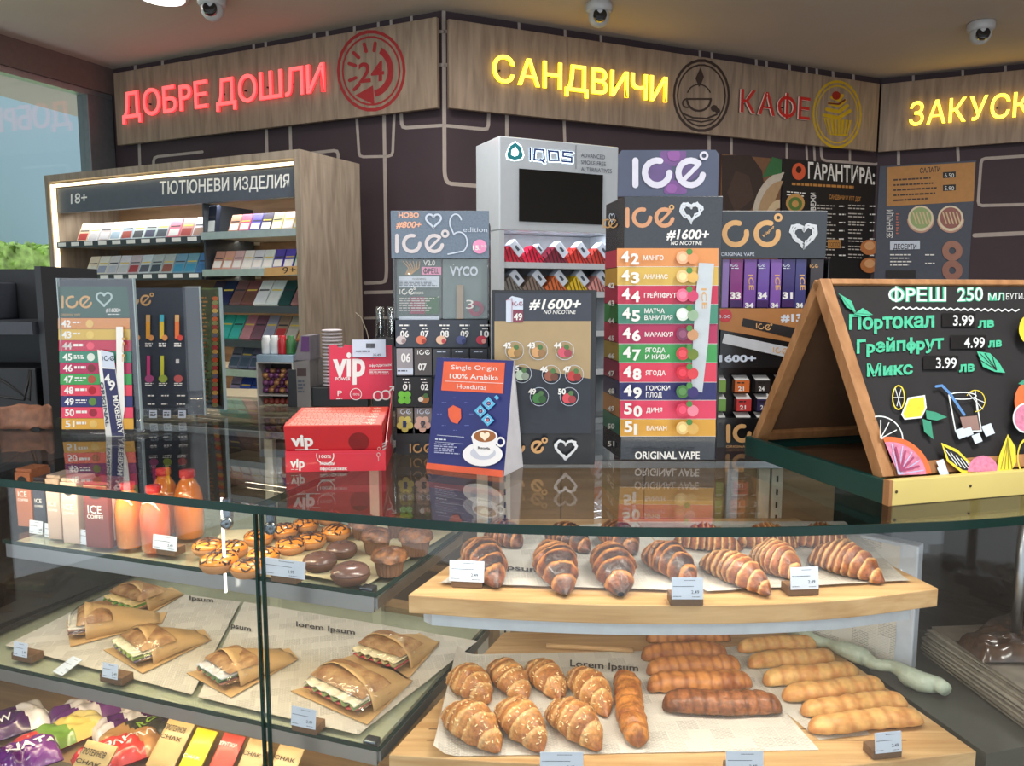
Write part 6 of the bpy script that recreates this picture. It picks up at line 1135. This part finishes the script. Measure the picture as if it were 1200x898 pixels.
ld = thing('stepped_tray', 'pine tray carrying the packets in the bottom of the case', 'tray', (*LP(-.55, .1)[:2], Z3+.0005), rad(-19.27)); bx('tray_base', INW, -.62, .56, -.09, .42, 0, .066, ld)
PU = (88, 34, 108); YE = (222, 200, 110)
bag('purple and white wrap bread packet, farthest back in the bottom', (60, 852), (150, 822), .085, .03, [PU, (226, 220, 224), (120, 60, 140), (214, 206, 200)], None, ZF, 1)
bag('purple wrap packet with white lettering at the left bottom corner', (-45, 870), (55, 838), .10, .03, [PU, (70, 26, 90), (240, 236, 238)], ('NEW YORK', .2, .3, .022), ZF, 2)
bag('packet with yellow bread and green leaf picture in the bottom left', (20, 888), (120, 846), .085, .03, [(196, 60, 60), (110, 150, 60), YE, (230, 214, 140)], None, ZF, 3)
bag('white and purple striped packet lying behind the kraft pouches', (108, 866), (180, 842), .075, .026, [(214, 208, 214), PU, (230, 226, 228), PU], None, ZF, 4)
bag('dark round bread packet with green lettering at the bottom', (120, 882), (212, 846), .08, .03, [(170, 130, 80), (60, 60, 50), (66, 54, 80)], ('ROYAL', .42, .35, .028), ZF, 5, wc=mat((150, 190, 60), .5))
bag('brown and red packet with white lettering at the bottom', (88, 908), (190, 872), .08, .032, [(190, 40, 44), (206, 60, 56), (190, 140, 90)], ('ВАНКА', .30, .4, .026), ZF, 6, lift=.004)
bag('purple packet with large white letters at the bottom edge', (-20, 915), (70, 885), .09, .03, [PU, (110, 50, 130)], ('NATA', .3, .4, .03), ZF, 7, lift=.01)
def bar_(label, px, py, c, rz, words, w=.05, h=.075, top=None, z=ZF+.002):
    q = PZ(px, py, z); t = thing('snack_pouch', label, 'pouch', (q.x, q.y, z), rz); b = MB(); b.T = Matrix.Rotation(rad(28), 4, 'X')
    b.grid(lambda u, v: ((-.5+u)*w, -.001-.006*(max(0, 1-(2*u-1)**4)*max(0, 1-(2*v-1)**4))**.5+.0, h*v), 12, 12); b.grid(lambda u, v: ((-.5+u)*w, .002+.006*(max(0, 1-(2*u-1)**4)*max(0, 1-(2*v-1)**4))**.5, h*v), 12, 12); b.T = Matrix.Rotation(rad(-48), 4, 'X') @ Matrix.Identity(4); b.v = [Matrix.Rotation(rad(-76), 4, 'X') @ v for v in b.v]
    mz = min(v.z for v in b.v); b.v = [v-V((0, 0, mz)) for v in b.v]; b.build('pouch_body', mat(c, .45, coat=.2, name='pouch_film'), t)
    p = MB(); 
    for k, (s_, yy, sc, m_) in enumerate(words):
        vs, fs = textmesh(s_, .02); wd_ = max(v.x for v in vs); p.raw([V(((v.x/wd_-.5)*w*.8, -.0085, h*yy+v.y*sc)) for v in vs], fs)
    p.v = [Matrix.Rotation(rad(-48), 4, 'X') @ v-V((0, 0, mz-.0005)) for v in p.v]; p.build('pouch_lettering', mat((70, 54, 40), .6) if sum(c) > 500 or c[2] > 90 else WHITE, t)
    return t
KR = (206, 178, 120)
bar_('kraft protein snack pouch with black lettering, right of the bread packets', 186, 902, KR, rl, [('ПРОТЕИНОВ', .72, .013, 0), ('СНАК', .55, .009, 0)], w=.058, h=.085)
bar_('kraft protein snack pouch at the bottom left of the pouch row', 86, 935, KR, rl, [('ПРОТЕИНОВ', .72, .013, 0), ('СНАК', .55, .009, 0)], w=.066, h=.085, z=ZF+.014)
bar_('bright yellow snack pouch between the kraft and red pouches', 219, 908, (230, 214, 40), rl, [('СНАК', .3, .008, 0)], w=.045); bar_('red snack pouch right of the yellow pouch', 252, 915, (206, 76, 66), rl, [('ХРУПКИ', .7, .009, 0)], w=.045)
bar_('pale kraft snack pouch directly left of the glass seam', 283, 922, (210, 180, 130), rl, [('СНАК', .6, .009, 0)], w=.045); bar_('pale kraft snack pouch right of the glass seam', 322, 928, (214, 186, 136), rl, [('СНАК', .6, .009, 0)], w=.05)
